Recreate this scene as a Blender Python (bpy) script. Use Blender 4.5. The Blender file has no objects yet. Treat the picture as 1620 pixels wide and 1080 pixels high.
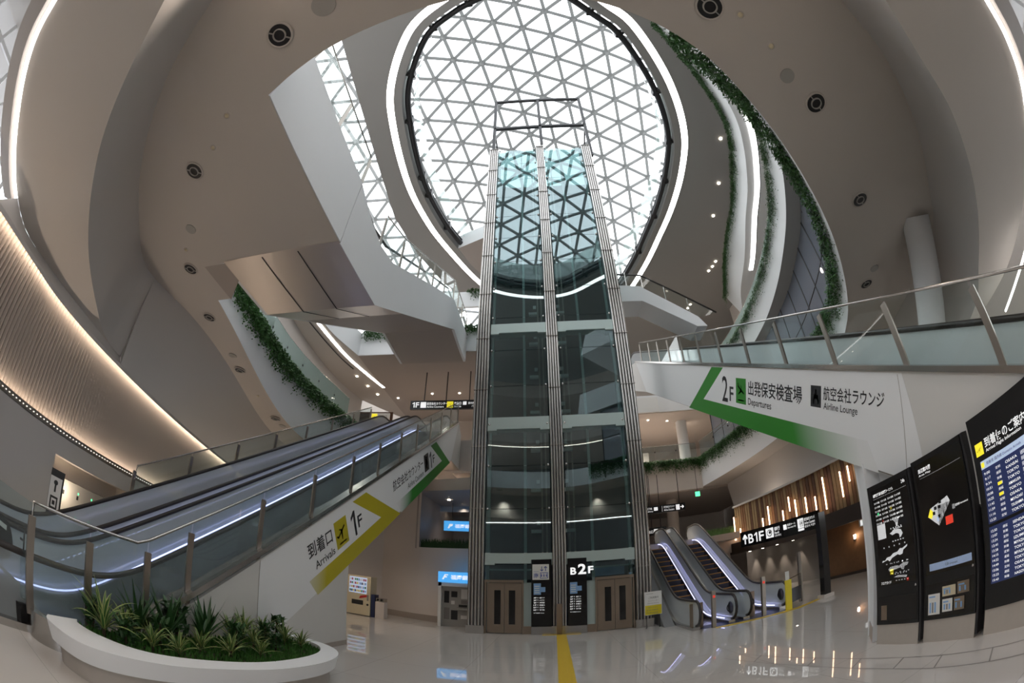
import bpy, bmesh, math, random
from mathutils import Vector, Matrix
random.seed(7)
S = bpy.context.scene
COL = S.collection
R = math.radians

# ------------------------------------------------------------------ camera, sky, exposure
cd = bpy.data.cameras.new('camera')
cam = bpy.data.objects.new('camera', cd); COL.objects.link(cam)
cd.type = 'PANO'
cd.sensor_fit = 'HORIZONTAL'; cd.sensor_width = 36.0; cd.sensor_height = 24.0
cd.panorama_type = 'FISHEYE_EQUISOLID'
cd.fisheye_lens = 690.69 / 1620 * 36.0
cd.fisheye_fov = R(220)
cd.clip_start = 0.05; cd.clip_end = 500
cam.matrix_world = (Matrix.Translation((0, 0, 2.1)) @ Matrix.Rotation(R(5.5), 4, 'Z')
                    @ Matrix.Rotation(R(90 + 31.512), 4, 'X') @ Matrix.Rotation(R(0.348), 4, 'Z'))
S.camera = cam
w = bpy.data.worlds.new('overcast_sky'); S.world = w; w.use_nodes = True
wb = w.node_tree.nodes['Background']
wb.inputs[0].default_value = (0.95, 0.98, 1.0, 1); wb.inputs[1].default_value = 3.5
S.view_settings.view_transform = 'Standard'; S.view_settings.look = 'None'
S.view_settings.gamma = 1.0; S.view_settings.use_curve_mapping = False
S.view_settings.exposure = 0.0

# ------------------------------------------------------------------ helpers
def V(*a): return Vector(a)

class MB:
    """collects faces; build() links them as ONE mesh object"""
    def __init__(s): s.v = []; s.f = []; s.m = []; s.sm = []
    def add(s, vs, fs, mi=0, smooth=False):
        o = len(s.v); s.v += [tuple(v) for v in vs]
        for f in fs: s.f.append(tuple(i + o for i in f)); s.m.append(mi); s.sm.append(smooth)
        return s
    def box(s, a, b, mi=0):
        x0, y0, z0 = a; x1, y1, z1 = b
        return s.add([(x0,y0,z0),(x1,y0,z0),(x1,y1,z0),(x0,y1,z0),(x0,y0,z1),(x1,y0,z1),(x1,y1,z1),(x0,y1,z1)],
              [(0,3,2,1),(4,5,6,7),(0,1,5,4),(1,2,6,5),(2,3,7,6),(3,0,4,7)], mi)
    def bar(s, p, q, w, h, mi=0, up=V(0,0,1)):
        p = Vector(p); q = Vector(q); d = (q - p).normalized()
        sd = d.cross(up)
        if sd.length < 1e-4: sd = d.cross(V(1,0,0))
        sd.normalize(); u = sd.cross(d).normalized(); sd *= w/2; u *= h/2
        return s.add([p-sd-u,p+sd-u,p+sd+u,p-sd+u,q-sd-u,q+sd-u,q+sd+u,q-sd+u],
              [(0,1,2,3),(7,6,5,4),(0,4,5,1),(1,5,6,2),(2,6,7,3),(3,7,4,0)], mi)
    def prism(s, pts, ext, mi=0):
        n = len(pts); e = Vector(ext); P = [Vector(p) for p in pts]
        return s.add(P + [p + e for p in P], [tuple(range(n))[::-1], tuple(range(n, 2*n))] +
              [(i, (i+1) % n, n + (i+1) % n, n + i) for i in range(n)], mi)
    def strip(s, A, B, mi=0, closed=False, smooth=True):
        n = len(A); k = n if closed else n - 1
        return s.add(list(A) + list(B), [(i, (i+1) % n, n + (i+1) % n, n + i) for i in range(k)], mi, smooth)
    def tube(s, P, r, n=8, mi=0, closed=False):
        P = [Vector(p) for p in P]; N = len(P); vs = []
        for i, p in enumerate(P):
            if closed: d = P[(i+1) % N] - P[i-1]
            else: d = P[min(i+1, N-1)] - P[max(i-1, 0)]
            d.normalize(); up = V(0,0,1) if abs(d.z) < .95 else V(1,0,0)
            a = d.cross(up).normalized(); b = a.cross(d)
            vs += [p + a*(r*math.cos(2*math.pi*k/n)) + b*(r*math.sin(2*math.pi*k/n)) for k in range(n)]
        fs = []
        for i in range(N if closed else N-1):
            j = (i+1) % N
            fs += [(i*n+k, i*n+(k+1) % n, j*n+(k+1) % n, j*n+k) for k in range(n)]
        if not closed: fs += [tuple(range(n))[::-1], tuple(range((N-1)*n, N*n))]
        return s.add(vs, fs, mi, True)
    def lathe(s, c, prof, n=24, mi=0, axis=V(0,0,1)):
        """prof: (radius, height) pairs along AXIS from c"""
        ax = Vector(axis).normalized(); a = ax.orthogonal().normalized(); b = ax.cross(a); c = Vector(c); vs = []
        for (r, h) in prof: vs += [c + ax*h + a*(r*math.cos(2*math.pi*k/n)) + b*(r*math.sin(2*math.pi*k/n)) for k in range(n)]
        fs = []
        for i in range(len(prof)-1): fs += [(i*n+k, i*n+(k+1) % n, (i+1)*n+(k+1) % n, (i+1)*n+k) for k in range(n)]
        return s.add(vs, fs, mi, True)
    def disc(s, c, r, n=24, mi=0, axis=V(0,0,1)):
        ax = Vector(axis).normalized(); a = ax.orthogonal().normalized(); b = ax.cross(a); c = Vector(c)
        return s.add([c + a*(r*math.cos(2*math.pi*k/n)) + b*(r*math.sin(2*math.pi*k/n)) for k in range(n)], [tuple(range(n))], mi)
    def build(s, name, mats, parent=None):
        me = bpy.data.meshes.new(name); me.from_pydata(s.v, [], s.f)
        if not isinstance(mats, (list, tuple)): mats = [mats]
        for m in mats: me.materials.append(m)
        me.polygons.foreach_set('material_index', s.m); me.polygons.foreach_set('use_smooth', s.sm)
        me.update()
        o = bpy.data.objects.new(name, me); COL.objects.link(o)
        if parent is not None: o.parent = parent; o.matrix_parent_inverse = parent.matrix_world.inverted()
        return o

def tag(o, label=None, cat=None, group=None, kind=None):
    if label: o['label'] = label
    if cat: o['category'] = cat
    if group: o['group'] = group
    if kind: o['kind'] = kind
    return o
def empty(name, loc, label=None, cat=None, group=None):
    o = bpy.data.objects.new(name, None); COL.objects.link(o); o.location = loc
    o.empty_display_size = .2
    o.matrix_world = Matrix.Translation(loc)
    return tag(o, label, cat, group)
def struct(name, mb, m): return tag(mb.build(name, m), kind='structure')
def copy_tree(o, loc, label=None):
    """a thing, its parts and their sub-parts (mesh data shared)"""
    def rec(src, par):
        c = src.copy(); COL.objects.link(c); c.parent = par
        for ch in list(src.children): rec(ch, c)
        return c
    c = rec(o, None); c.location = loc
    if label: c['label'] = label
    return c
def cr(P, n=8, closed=False):
    """Catmull-Rom through P, n steps a span"""
    P = [Vector(p) for p in P]; N = len(P); out = []
    for i in range(N if closed else N-1):
        if closed: a, b, c, d = P[i-1], P[i], P[(i+1) % N], P[(i+2) % N]
        else: a, b, c, d = P[max(i-1,0)], P[i], P[i+1], P[min(i+2,N-1)]
        for k in range(n):
            t = k/n
            out.append(.5*((2*b) + (c-a)*t + (2*a-5*b+4*c-d)*t*t + (3*b-a-3*c+d)*t**3))
    if not closed: out.append(P[-1])
    return out
def setz(P, z): return [V(p.x, p.y, z) for p in P]
def up(P, dz): return [V(p.x, p.y, p.z+dz) for p in P]
def offs(P, d, closed=False):
    """plan offset to the left of travel by d"""
    N = len(P); out = []
    for i, p in enumerate(P):
        if closed: t = P[(i+1) % N] - P[i-1]
        else: t = P[min(i+1,N-1)] - P[max(i-1,0)]
        t = V(t.x, t.y, 0).normalized()
        out.append(p + V(-t.y, t.x, 0)*d)
    return out
def resamp(P, n):
    P = [Vector(p) for p in P]; L = [0]
    for a, b in zip(P, P[1:]): L.append(L[-1] + (b-a).length)
    out = []; j = 0
    for i in range(n):
        s = L[-1]*i/(n-1)
        while j < len(P)-2 and L[j+1] < s: j += 1
        t = (s-L[j])/max(L[j+1]-L[j], 1e-9); out.append(P[j].lerp(P[j+1], t))
    return out
ORD = ('first second third fourth fifth sixth seventh eighth ninth tenth eleventh twelfth thirteenth fourteenth fifteenth '
       'sixteenth seventeenth eighteenth nineteenth twentieth').split()

# ------------------------------------------------------------------ materials
M = {}
def mat(name, col, rough=.5, metal=0., emit=None, es=0., spec=.5, noise=0., nscale=3., bump=0.):
    m = bpy.data.materials.new(name); m.use_nodes = True; nt = m.node_tree; b = nt.nodes['Principled BSDF']
    b.inputs['Base Color'].default_value = (*col, 1); b.inputs['Roughness'].default_value = rough
    b.inputs['Metallic'].default_value = metal; b.inputs['Specular IOR Level'].default_value = spec
    if emit: b.inputs['Emission Color'].default_value = (*emit, 1); b.inputs['Emission Strength'].default_value = es
    if noise or bump:
        tc = nt.nodes.new('ShaderNodeTexCoord'); nz = nt.nodes.new('ShaderNodeTexNoise'); nz.inputs['Scale'].default_value = nscale
        nz.inputs['Detail'].default_value = 3
        nt.links.new(tc.outputs['Object'], nz.inputs['Vector'])
        if noise:
            mx = nt.nodes.new('ShaderNodeMixRGB'); mx.inputs[1].default_value = (*[c*(1-noise) for c in col], 1)
            mx.inputs[2].default_value = (*[min(1, c*(1+noise)) for c in col], 1)
            nt.links.new(nz.outputs['Fac'], mx.inputs[0]); nt.links.new(mx.outputs[0], b.inputs['Base Color'])
        if bump:
            bp = nt.nodes.new('ShaderNodeBump'); bp.inputs['Strength'].default_value = bump; bp.inputs['Distance'].default_value = .01
            nt.links.new(nz.outputs['Fac'], bp.inputs['Height']); nt.links.new(bp.outputs[0], b.inputs['Normal'])
    M[name] = m; return m
def glass(name, tint, refl, rough=.0, rtint=(1,1,1), veil=0., veilcol=(.7,.75,.75), edge=.9, base=.04):
    """a pane: tinted see-through sheet under a mirror-like coating, optional frosting"""
    m = bpy.data.materials.new(name); m.use_nodes = True; nt = m.node_tree; nt.nodes.clear()
    out = nt.nodes.new('ShaderNodeOutputMaterial'); tr = nt.nodes.new('ShaderNodeBsdfTransparent'); gl = nt.nodes.new('ShaderNodeBsdfGlossy')
    tr.inputs[0].default_value = (*tint, 1); gl.inputs['Color'].default_value = (*rtint, 1); gl.inputs['Roughness'].default_value = rough
    # Schlick's law on |N.I|, the same from both sides of the sheet
    ge = nt.nodes.new('ShaderNodeNewGeometry'); dt = nt.nodes.new('ShaderNodeVectorMath'); dt.operation = 'DOT_PRODUCT'
    nt.links.new(ge.outputs['Incoming'], dt.inputs[0]); nt.links.new(ge.outputs['Normal'], dt.inputs[1])
    def M_(op, a, bv=None):
        q = nt.nodes.new('ShaderNodeMath'); q.operation = op; q.use_clamp = op == 'ADD'
        nt.links.new(a, q.inputs[0])
        if bv is not None: q.inputs[1].default_value = bv
        return q.outputs[0]
    om = nt.nodes.new('ShaderNodeMath'); om.operation = 'SUBTRACT'; om.inputs[0].default_value = 1.0
    nt.links.new(M_('ABSOLUTE', dt.outputs['Value']), om.inputs[1])
    f5 = M_('MULTIPLY', M_('POWER', om.outputs[0], 5.0), edge)
    class mth: outputs = [M_('ADD', f5, base + refl)]
    mx = nt.nodes.new('ShaderNodeMixShader'); nt.links.new(mth.outputs[0], mx.inputs[0])
    src = tr
    if veil:
        df = nt.nodes.new('ShaderNodeBsdfDiffuse'); df.inputs[0].default_value = (*veilcol, 1)
        m2 = nt.nodes.new('ShaderNodeMixShader'); m2.inputs[0].default_value = veil
        nt.links.new(tr.outputs[0], m2.inputs[1]); nt.links.new(df.outputs[0], m2.inputs[2]); src = m2
    nt.links.new(src.outputs[0], mx.inputs[1]); nt.links.new(gl.outputs[0], mx.inputs[2]); nt.links.new(mx.outputs[0], out.inputs[0])
    M[name] = m; return m

mat('white_paint', (.86,.87,.88), .55, noise=.015, nscale=.7)
mat('soffit_paint', (.58,.535,.49), .7, noise=.02, nscale=.5)
mat('wall_grey', (.60,.575,.555), .65, noise=.02, nscale=.5)
mat('wall_beige', (.66,.60,.55), .6, noise=.02, nscale=.8)
mat('plate_grey', (.33,.32,.305), .75, noise=.02, nscale=.4)
mat('shaded_soffit', (.42,.37,.335), .5, noise=.02, nscale=.5)  # soffit paint again, darkened and browned for undersides in shade
mat('bright_metal_panel', (.70,.63,.57), .30, .55, noise=.03, nscale=.6)
mat('stainless', (.52,.50,.48), .24, 1.)
mat('stainless_warm', (.40,.32,.25), .33, 1.)
mat('post_metal', (.40,.36,.32), .38, 1.)
mat('casing_grey', (.20,.20,.205), .5)
mat('dark_metal', (.035,.035,.038), .4, .3)
mat('black', (.012,.012,.013), .35)
mat('black_gloss', (.012,.011,.011), .12)
mat('rubber', (.03,.025,.024), .45)
mat('grid_white', (.30,.31,.31), .5)
mat('shaft_dark', (.018,.024,.027), .6)
mat('pale_green', (.50,.60,.58), .25)
mat('led_white', (1,1,1), .5, emit=(1,.96,.93), es=6)
mat('led_warm', (1,1,1), .5, emit=(1,.86,.72), es=9)
mat('led_wash', (1,1,1), .5, emit=(1,.84,.68), es=24)
mat('led_dots', (1,1,1), .5, emit=(1,.9,.8), es=1.4)
mat('led_blue', (1,1,1), .5, emit=(.50,.52,1.), es=3.2)
mat('lamp_orange', (1,1,1), .5, emit=(1,.62,.40), es=5)
mat('spot_lamp', (1,1,1), .5, emit=(1,.9,.75), es=14)
mat('sign_green', (.035,.24,.025), .5); mat('sign_yellow', (.50,.42,.012), .5); mat('sign_black', (.02,.02,.022), .5)
mat('vinyl_white', (.84,.84,.84), .55)
mat('cladding_paint', (.68,.66,.63), .55, noise=.015, nscale=.7)
mat('led_text', (1,1,1), .5, emit=(1,1,1), es=.72)
mat('yellow_lit', (.9,.8,.05), .5, emit=(.85,.72,.03), es=.8)
mat('blue_lit', (.1,.4,.9), .5, emit=(.08,.42,.92), es=.85)
mat('screen_blue', (.02,.03,.08), .3, emit=(.03,.045,.16), es=.35)
mat('screen_pale', (.5,.6,.8), .3, emit=(.5,.62,.85), es=.5)
mat('red_lit', (.8,.05,.03), .4, emit=(.8,.06,.03), es=.5)
mat('green_lit', (.1,.8,.3), .4, emit=(.1,.9,.35), es=2.0)
mat('tactile_yellow', (.70,.47,.03), .45, noise=.06, nscale=30)
mat('yellow', (.86,.70,.03), .5)
mat('paper', (.84,.83,.80), .6)
mat('blue_ink', (.05,.08,.35), .5)
mat('blue_paper', (.25,.45,.75), .5)
mat('beige_machine', (.68,.60,.42), .45)
mat('red', (.5,.03,.03), .4)
mat('navy', (.02,.03,.09), .4)
mat('locker_grey', (.40,.385,.36), .4)
mat('wood_dark', (.10,.042,.02), .55, noise=.3, nscale=6)
mat('wood_mid', (.20,.10,.045), .55, noise=.2, nscale=6)
mat('wood_light', (.30,.205,.105), .55, noise=.15, nscale=6)
mat('canopy_brown', (.05,.035,.028), .55)
mat('slate', (.26,.24,.225), .6)
mat('marble', (.55,.52,.48), .35, noise=.1, nscale=3)
mat('plinth_stone', (.50,.45,.40), .4, noise=.05, nscale=8)
mat('soil', (.05,.035,.02), .9)
mat('moss', (.05,.16,.025), .9, noise=.4, nscale=25, bump=.8)
mat('leaf_dark', (.022,.075,.018), .45, noise=.35, nscale=9)
mat('leaf_mid', (.05,.14,.03), .45, noise=.3, nscale=9)
mat('leaf_cream', (.42,.45,.16), .45, noise=.15, nscale=9)
mat('ivy_leaf', (.045,.135,.028), .55, noise=.5, nscale=5)
mat('baseboard_stone', (.36,.31,.27), .3)
mat('skin', (.45,.27,.2), .5)
glass('glass_clear', (.95,.98,.97), .0, edge=.32, base=.02)
glass('glass_guard', (.88,.93,.93), .0, veil=.06, veilcol=(.45,.5,.52), edge=.4, base=.02)
glass('glass_frost', (.5,.58,.58), .02, .1, veil=.80, veilcol=(.72,.77,.80))
glass('glass_semi', (.7,.76,.78), .0, veil=.30, veilcol=(.66,.71,.74))
glass('glass_green', (.62,.75,.72), .03, veil=.45, veilcol=(.6,.7,.66))
glass('glass_tower', (.60,.70,.70), .10, rtint=(.84,.96,1.0))
glass('glass_blue', (.10,.12,.16), .10, veil=.55, veilcol=(.30,.33,.40))
glass('glass_roof', (.97,.98,1.), .0)

# polished floor: large tiles with thin joints
m = mat('floor_tile', (.60,.57,.54), .015); nt = m.node_tree; b = nt.nodes['Principled BSDF']
tc = nt.nodes.new('ShaderNodeTexCoord'); mp = nt.nodes.new('ShaderNodeMapping'); mp.inputs['Rotation'].default_value = (0,0,0)
bk = nt.nodes.new('ShaderNodeTexBrick'); bk.offset = 0; bk.inputs['Scale'].default_value = 1
bk.inputs['Brick Width'].default_value = 1.8; bk.inputs['Row Height'].default_value = 1.8; bk.inputs['Mortar Size'].default_value = .004
bk.inputs['Color1'].default_value = (.60,.565,.53,1); bk.inputs['Color2'].default_value = (.615,.58,.545,1); bk.inputs['Mortar'].default_value = (.40,.375,.35,1)
nt.links.new(tc.outputs['Object'], mp.inputs[0]); nt.links.new(mp.outputs[0], bk.inputs['Vector']); nt.links.new(bk.outputs[0], b.inputs['Base Color'])
b.inputs['Specular IOR Level'].default_value = .9; b.inputs['IOR'].default_value = 1.6

# ribbed wall panels: fine vertical flutes
m = mat('ribbed_panel', (.40,.345,.30), .6)

# gradients that are printed on the cladding (vinyl fades to white along the slope)
def fade_mat(name, col, p0, p1):
    """printed vinyl fading to the white of the cladding from object-space point p0 (full) to p1 (white)"""
    m = mat(name, col, .5); nt = m.node_tree; b = nt.nodes['Principled BSDF']
    tc = nt.nodes.new('ShaderNodeTexCoord'); sep = nt.nodes.new('ShaderNodeSeparateXYZ'); nt.links.new(tc.outputs['Object'], sep.inputs[0])
    mr = nt.nodes.new('ShaderNodeMapRange'); mr.inputs['From Min'].default_value = p0; mr.inputs['From Max'].default_value = p1
    nt.links.new(sep.outputs['Y'], mr.inputs['Value'])
    mx = nt.nodes.new('ShaderNodeMixRGB'); mx.inputs[1].default_value = (*col,1); mx.inputs[2].default_value = (.80,.80,.79,1)
    nt.links.new(mr.outputs[0], mx.inputs[0]); nt.links.new(mx.outputs[0], b.inputs['Base Color'])
    return m

# ------------------------------------------------------------------ lettering
_tcache = {}
def text_mesh(body, bold=0.):
    k = (body, bold)
    if k not in _tcache:
        cu = bpy.data.curves.new('lettering', 'FONT'); cu.body = body; cu.size = 1; cu.offset = bold; cu.resolution_u = 3
        o = bpy.data.objects.new('lettering', cu); COL.objects.link(o)
        dg = bpy.context.evaluated_depsgraph_get(); dg.update()
        me = bpy.data.meshes.new_from_object(o.evaluated_get(dg))
        vs = [v.co.copy() for v in me.vertices]; fs = [tuple(p.vertices) for p in me.polygons]
        bpy.data.objects.remove(o); bpy.data.curves.remove(cu); bpy.data.meshes.remove(me)
        _tcache[k] = (vs, fs)
    return _tcache[k]
class Plane:
    """a board's face: origin, right and up directions; draws flat shapes a hair in front of it"""
    def __init__(s, o, r, u, lift=.004):
        s.o = Vector(o); s.r = Vector(r).normalized(); s.u = Vector(u).normalized(); s.n = s.r.cross(s.u).normalized(); s.lift = lift
    def p(s, x, y, d=0): return s.o + s.r*x + s.u*y + s.n*(s.lift + d)
    def poly(s, mb, pts, mi=0, d=0):
        t = .003
        mb.prism([s.p(x, y, d) for x, y in pts], -s.n*t, mi); return mb
    def rect(s, mb, x0, y0, x1, y1, mi=0, d=0): return s.poly(mb, [(x0,y0),(x1,y0),(x1,y1),(x0,y1)], mi, d)
    def disc(s, mb, x, y, r, mi=0, d=0, n=16): return s.poly(mb, [(x+r*math.cos(2*math.pi*k/n), y+r*math.sin(2*math.pi*k/n)) for k in range(n)], mi, d)
    def line(s, mb, x0, y0, x1, y1, w, mi=0, d=0):
        L = math.hypot(x1-x0, y1-y0); a, b = -(y1-y0)/L*w/2, (x1-x0)/L*w/2
        return s.poly(mb, [(x0+a,y0+b),(x0-a,y0-b),(x1-a,y1-b),(x1+a,y1+b)], mi, d)
    def text(s, mb, body, x, y, h, w=None, mi=0, bold=0., d=.002, cap=None):
        """left-bottom at x,y; glyph height h; width w if given"""
        vs, fs = text_mesh(body, bold) if body != '1' else ([V(.0,.66,0),V(.0,.80,0),V(.30,1.,0),V(.46,1.,0),V(.46,0,0),V(.27,0,0),V(.27,.80,0)], [(0,6,2,1),(6,5,4,3,2)])   # a numeral with its flag
        if not vs: return mb
        x0 = min(v.x for v in vs); x1 = max(v.x for v in vs); y0 = min(v.y for v in vs); y1 = max(v.y for v in vs)
        ky = h/(y1-y0); kx = (w/(x1-x0)) if w else ky
        mb.add([s.p(x+(v.x-x0)*kx, y+(v.y-y0)*ky, d) for v in vs], fs, mi); return mb
def plane_icon(pl, mb, x, y, s, mi, land=True):
    """little aircraft over a runway bar, in a square of side s"""
    a = .5 if land else -.45
    c, q = math.cos(a), math.sin(a)
    def T(px, py): return (x + s*(.5 + c*px - q*py), y + s*(.58 + q*px + c*py))
    for poly in ([(-.40,-.03),(.34,-.03),(.40,.03),(.34,.06),(-.40,.05)], [(-.05,.0),(.10,.0),(-.12,-.30),(-.20,-.30)], [(-.02,.05),(.08,.05),(-.06,.22),(-.13,.22)], [(-.40,.0),(-.30,.0),(-.40,.16),(-.47,.16)]):
        pl.poly(mb, [T(*p) for p in poly], mi)
    pl.rect(mb, x+.18*s, y+.09*s, x+.82*s, y+.15*s, mi)
def person_icon(pl, mb, x, y, s, mi):
    pl.disc(mb, x+.5*s, y+.82*s, .11*s, mi); pl.poly(mb, [(x+.3*s,y+.68*s),(x+.7*s,y+.68*s),(x+.66*s,y+.36*s),(x+.6*s,y+.36*s),(x+.58*s,y+.05*s),(x+.42*s,y+.05*s),(x+.4*s,y+.36*s),(x+.34*s,y+.36*s)], mi)

# ================================================================== THE HALL
# plan in metres, +y along the hall's axis; lowest floor z 0, upper floors at about 9.7, 15.2 and 19.9
# floor
struct('floor', MB().box((-22,-14,-.3), (22,46,0)), M['floor_tile'])
# edge of the big opening in the first ceiling (left far end, round in front of the camera, right far end)
I_left = cr([(-10.4,20,7.3),(-10.65,15.6,7.35),(-10.5,13.1,7.6),(-10.1,10.8,8.0),(-9.6,8.6,8.5),(-9.3,7.39,8.5)], 6)
I_notch = [V(-8.75,7.4,8.5), V(-8.72,5.97,8.5), V(-4.36,5.97,8.5)]
I_front = cr([(-4.36,2.12,8.5),(-3.65,1.84,8.5),(-2.87,1.6,8.5),(-1.7,1.38,8.5),(-.7,1.27,8.5),(.28,1.32,8.5),(1.3,1.55,8.5),(2.34,2.0,8.5),(3.32,2.68,8.5),
     (5.17,4.26,8.5),(7.31,6.34,8.5),(9.28,8.71,8.4),(10.3,10.6,8.1),(11.1,13.5,7.85),(11.55,17,7.7),(11.6,21,7.65),(11.2,25.5,7.7),(10.7,29.5,7.7)], 8)
I_all = I_left + I_notch + I_front
# its outer edge, where the ceiling drops to a lower rim
O_all = cr([(-12.6,20,7.1),(-12.15,15.4,7.2),(-11.3,10.8,7.75),(-11.1,8.1,8.1),(-11.2,5.94,8.5),(-10.9,5.0,8.5),(-9.95,3.9,8.5),(-8.5,2.45,8.5),(-6.6,1.0,8.5),(-4.7,-.1,8.5),(-3.3,-.9,8.5),(-1.5,-1.5,8.5),
     (.3,-1.6,8.5),(2.0,-1.2,8.5),(3.7,-.4,8.5),(5.14,.54,8.5),(6.53,1.29,8.5),(8.23,2.54,8.5),(9.92,4.13,8.5),(11.14,5.38,8.5),(12.1,7.6,8.4),(12.7,10.5,8.1),(13.1,15,7.85),(13.2,20,7.7),(12.8,30,7.7)], 8)
def ss(t): t = max(0., min(1., t)); return t*t*(3-2*t)
def soffit_z(x, y): return 8.5 - (1.2*ss((y-7.4)/9.1) if x < 0 else .85*ss((y-7.4)/9.6))
I_all = [V(p.x, p.y, soffit_z(p.x, p.y)) for p in I_all]; O_all = [V(p.x, p.y, soffit_z(p.x, p.y)) for p in O_all]
I_left = I_all[:len(I_left)]; I_front = I_all[-len(I_front):]
def cut(P, y):
    out = []
    for a, b in zip(P, P[1:]):
        out.append(a)
        if (a.y-y)*(b.y-y) < 0: q = a.lerp(b, (y-a.y)/(b.y-a.y)); out.append(V(q.x, q.y, soffit_z(q.x, q.y)))
    return out + [P[-1]]
Ic = cut(I_all, 7.41); Oc = cut(O_all, 7.41); e_ = 1e-4
mb = MB(); lp = [p for p in Ic if p.y <= 7.41+e_] + [p for p in Oc if p.y <= 7.41+e_][::-1]; mb.add(lp, [tuple(range(len(lp)))])
for sg in (-1, 1):
    A = [p for p in Ic if p.y >= 7.41-e_ and p.x*sg > 0]; B = [p for p in Oc if p.y >= 7.41-e_ and p.x*sg > 0]
    mb.strip(resamp(A, 40), resamp(B, 40))
struct('ceiling_soffit', mb, M['soffit_paint'])
# drop from the ceiling's outer edge to the lower rim ceiling
def rim_z(p):
    return 5.8 if p.y > 6 else (6.7 - .9*max(0, min(1, (p.length-4.3)/8.5)))
O_low = [V(p.x, p.y, rim_z(V(p.x,p.y,0))) for p in O_all]
iL = min(range(len(O_all)), key=lambda i: (O_all[i]-V(-11.2,5.94,8.5)).length)
iR = min(range(len(O_all)), key=lambda i: (O_all[i]-V(12.1,7.6,8.4)).length)
mb = MB(); A = O_all[iL:iR]; B = O_low[iL:iR]
# slightly rounded top arris
A1 = [a.lerp(b,.10)+ (a-V(0,0,a.z)).normalized()*.0 for a, b in zip(A,B)]
mb.strip(A, B); struct('wall_drop', mb, M['wall_grey'])
# rim ceiling with its cove line, left and right, closed behind the camera
led_curve = cr([(-11.2,5.93,5.8),(-10.5,4.1,5.8),(-10.05,2.2,5.82),(-9.95,1.1,5.9),(-9.94,.39,6.2),(-9.2,-.33,6.35),(-8.2,-.97,6.42),(-7.3,-1.5,6.48),(-6.6,-1.78,6.5),(-5.8,-1.95,6.52),(-4.4,-2.3,6.6),(-1.8,-2.9,6.65),(.4,-3.1,6.65),(2.8,-2.7,6.65),(4.8,-1.8,6.6),(6.4,-1.1,6.5),(7.36,-.78,6.5),(8.42,-.25,6.5),(9.6,.9,6.35),(10.9,2.6,6.15),(11.9,4.4,6.0),(12.6,7.6,5.8)], 8)
def az_at(P, a, c=V(0,4,0)):
    best = None
    for p, q in zip(P, P[1:]):
        a0 = math.atan2(p.x-c.x, -(p.y-c.y)); a1_ = math.atan2(q.x-c.x, -(q.y-c.y))
        if (a0-a)*(a1_-a) <= 0 and abs(a1_-a0) < 1: best = p.lerp(q, (a-a0)/(a1_-a0) if a1_ != a0 else 0)
    return best if best else min(P, key=lambda p: abs(math.atan2(p.x-c.x, -(p.y-c.y))-a))
A = O_low[iL:iR]; B = [az_at(led_curve, math.atan2(p.x, -(p.y-4))) for p in A]
mb = MB(); mb.strip(A, B); struct('ceiling_rim', mb, M['soffit_paint'])
# lip outside the cove line
k0 = min(range(len(led_curve)), key=lambda i: (led_curve[i]-V(-9.94,.39,6.2)).length)
k1 = min(range(len(led_curve)), key=lambda i: (led_curve[i]-V(8.42,-.25,6.5)).length) + 6
lc = led_curve[k0:k1]; N = len(lc)
l1 = offs(lc, -.16); l1 = up(l1, -.12)
lo = offs(lc, -.62)
lo = [V(p.x, p.y, lc[i].z-.05) for i, p in enumerate(lo)]
mb = MB(); mb.strip(l1, lo); mb.strip(lo, up(lo, .5)); mb.strip(l1, up(l1,.45)); struct('trim_1', mb, M['shaded_soffit'])
mb = MB(); mb.strip(up(lc,.0), up(offs(lc,-.07),.02)); mb.strip(up(offs(lc,-.07),.02), up(offs(lc,-.08),-.05))
tag(mb.build('cove_light', M['led_white']), 'long white cove light strip curving along the rim of the ceiling overhead', 'light strip')
# glazed clerestory beyond the lip, both sides
def clerestory(x, sgn, nm):
    mb = MB()
    for i in range(9): mb.bar((x, -9+i*1.25, 3.4), (x, -9+i*1.25+sgn*.0, 10.5), .12, .12)
    for z in (3.4, 5.6, 7.2, 8.8, 10.5): mb.bar((x,-9,z), (x,1,z), .1, .1)
    for i in range(8): mb.bar((x,-9+i*1.25,7.2 if i%2 else 8.8),(x,-9+(i+1)*1.25,8.8 if i%2 else 7.2),.07,.07)
    struct(nm, mb, M['white_paint'])
    g = MB().box((x-.01,-9,3.4), (x+.01,1,10.5)); struct(nm+'_glazing', g, M['glass_roof'])
clerestory(-12.0, 1, 'window_1'); clerestory(12.2, -1, 'window_2')

# upper wall on the left, from the ceiling's outer edge down to the lit ribbed wall
RT = cr([(-9.35,-2.0,5.4),(-9.45,.27,5.4),(-9.75,1.7,5.4),(-10.25,3.1,5.4),(-11.15,6.3,5.4),(-12.7,10.9,5.4),(-15.2,17.9,5.4),(-16.5,21.5,5.4)], 10)
OLw = O_all[:iL+1][::-1]     # from (-11.2,5.94) to far
RTw = [p for p in RT if p.y > 5.6]
mb = MB(); A = resamp(OLw, 40); B = resamp([p + V(.22,-.1,.12) for p in RTw], 40); mb.strip(A, B); mb.add([A[0], V(-11.2,5.94,5.75), B[0]], [(0,1,2)])
A = resamp([p for p in led_curve[:k0+1]][::-1], 30); B = resamp([p + V(.22,-.1,.12) for p in RT if -.0 < p.y < 6.0], 30); mb.strip(A, B)
struct('wall_left', mb, M['wall_grey'])
# bulkhead underside holding the cove
mb = MB(); a = [p + V(.22,-.1,.12) for p in RT]; c = [p + V(-.25,.1,.12) for p in RT]; mb.strip(a, c); mb.strip(a, up(a, -.10)); struct('trim_2', mb, M['wall_grey'])
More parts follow.
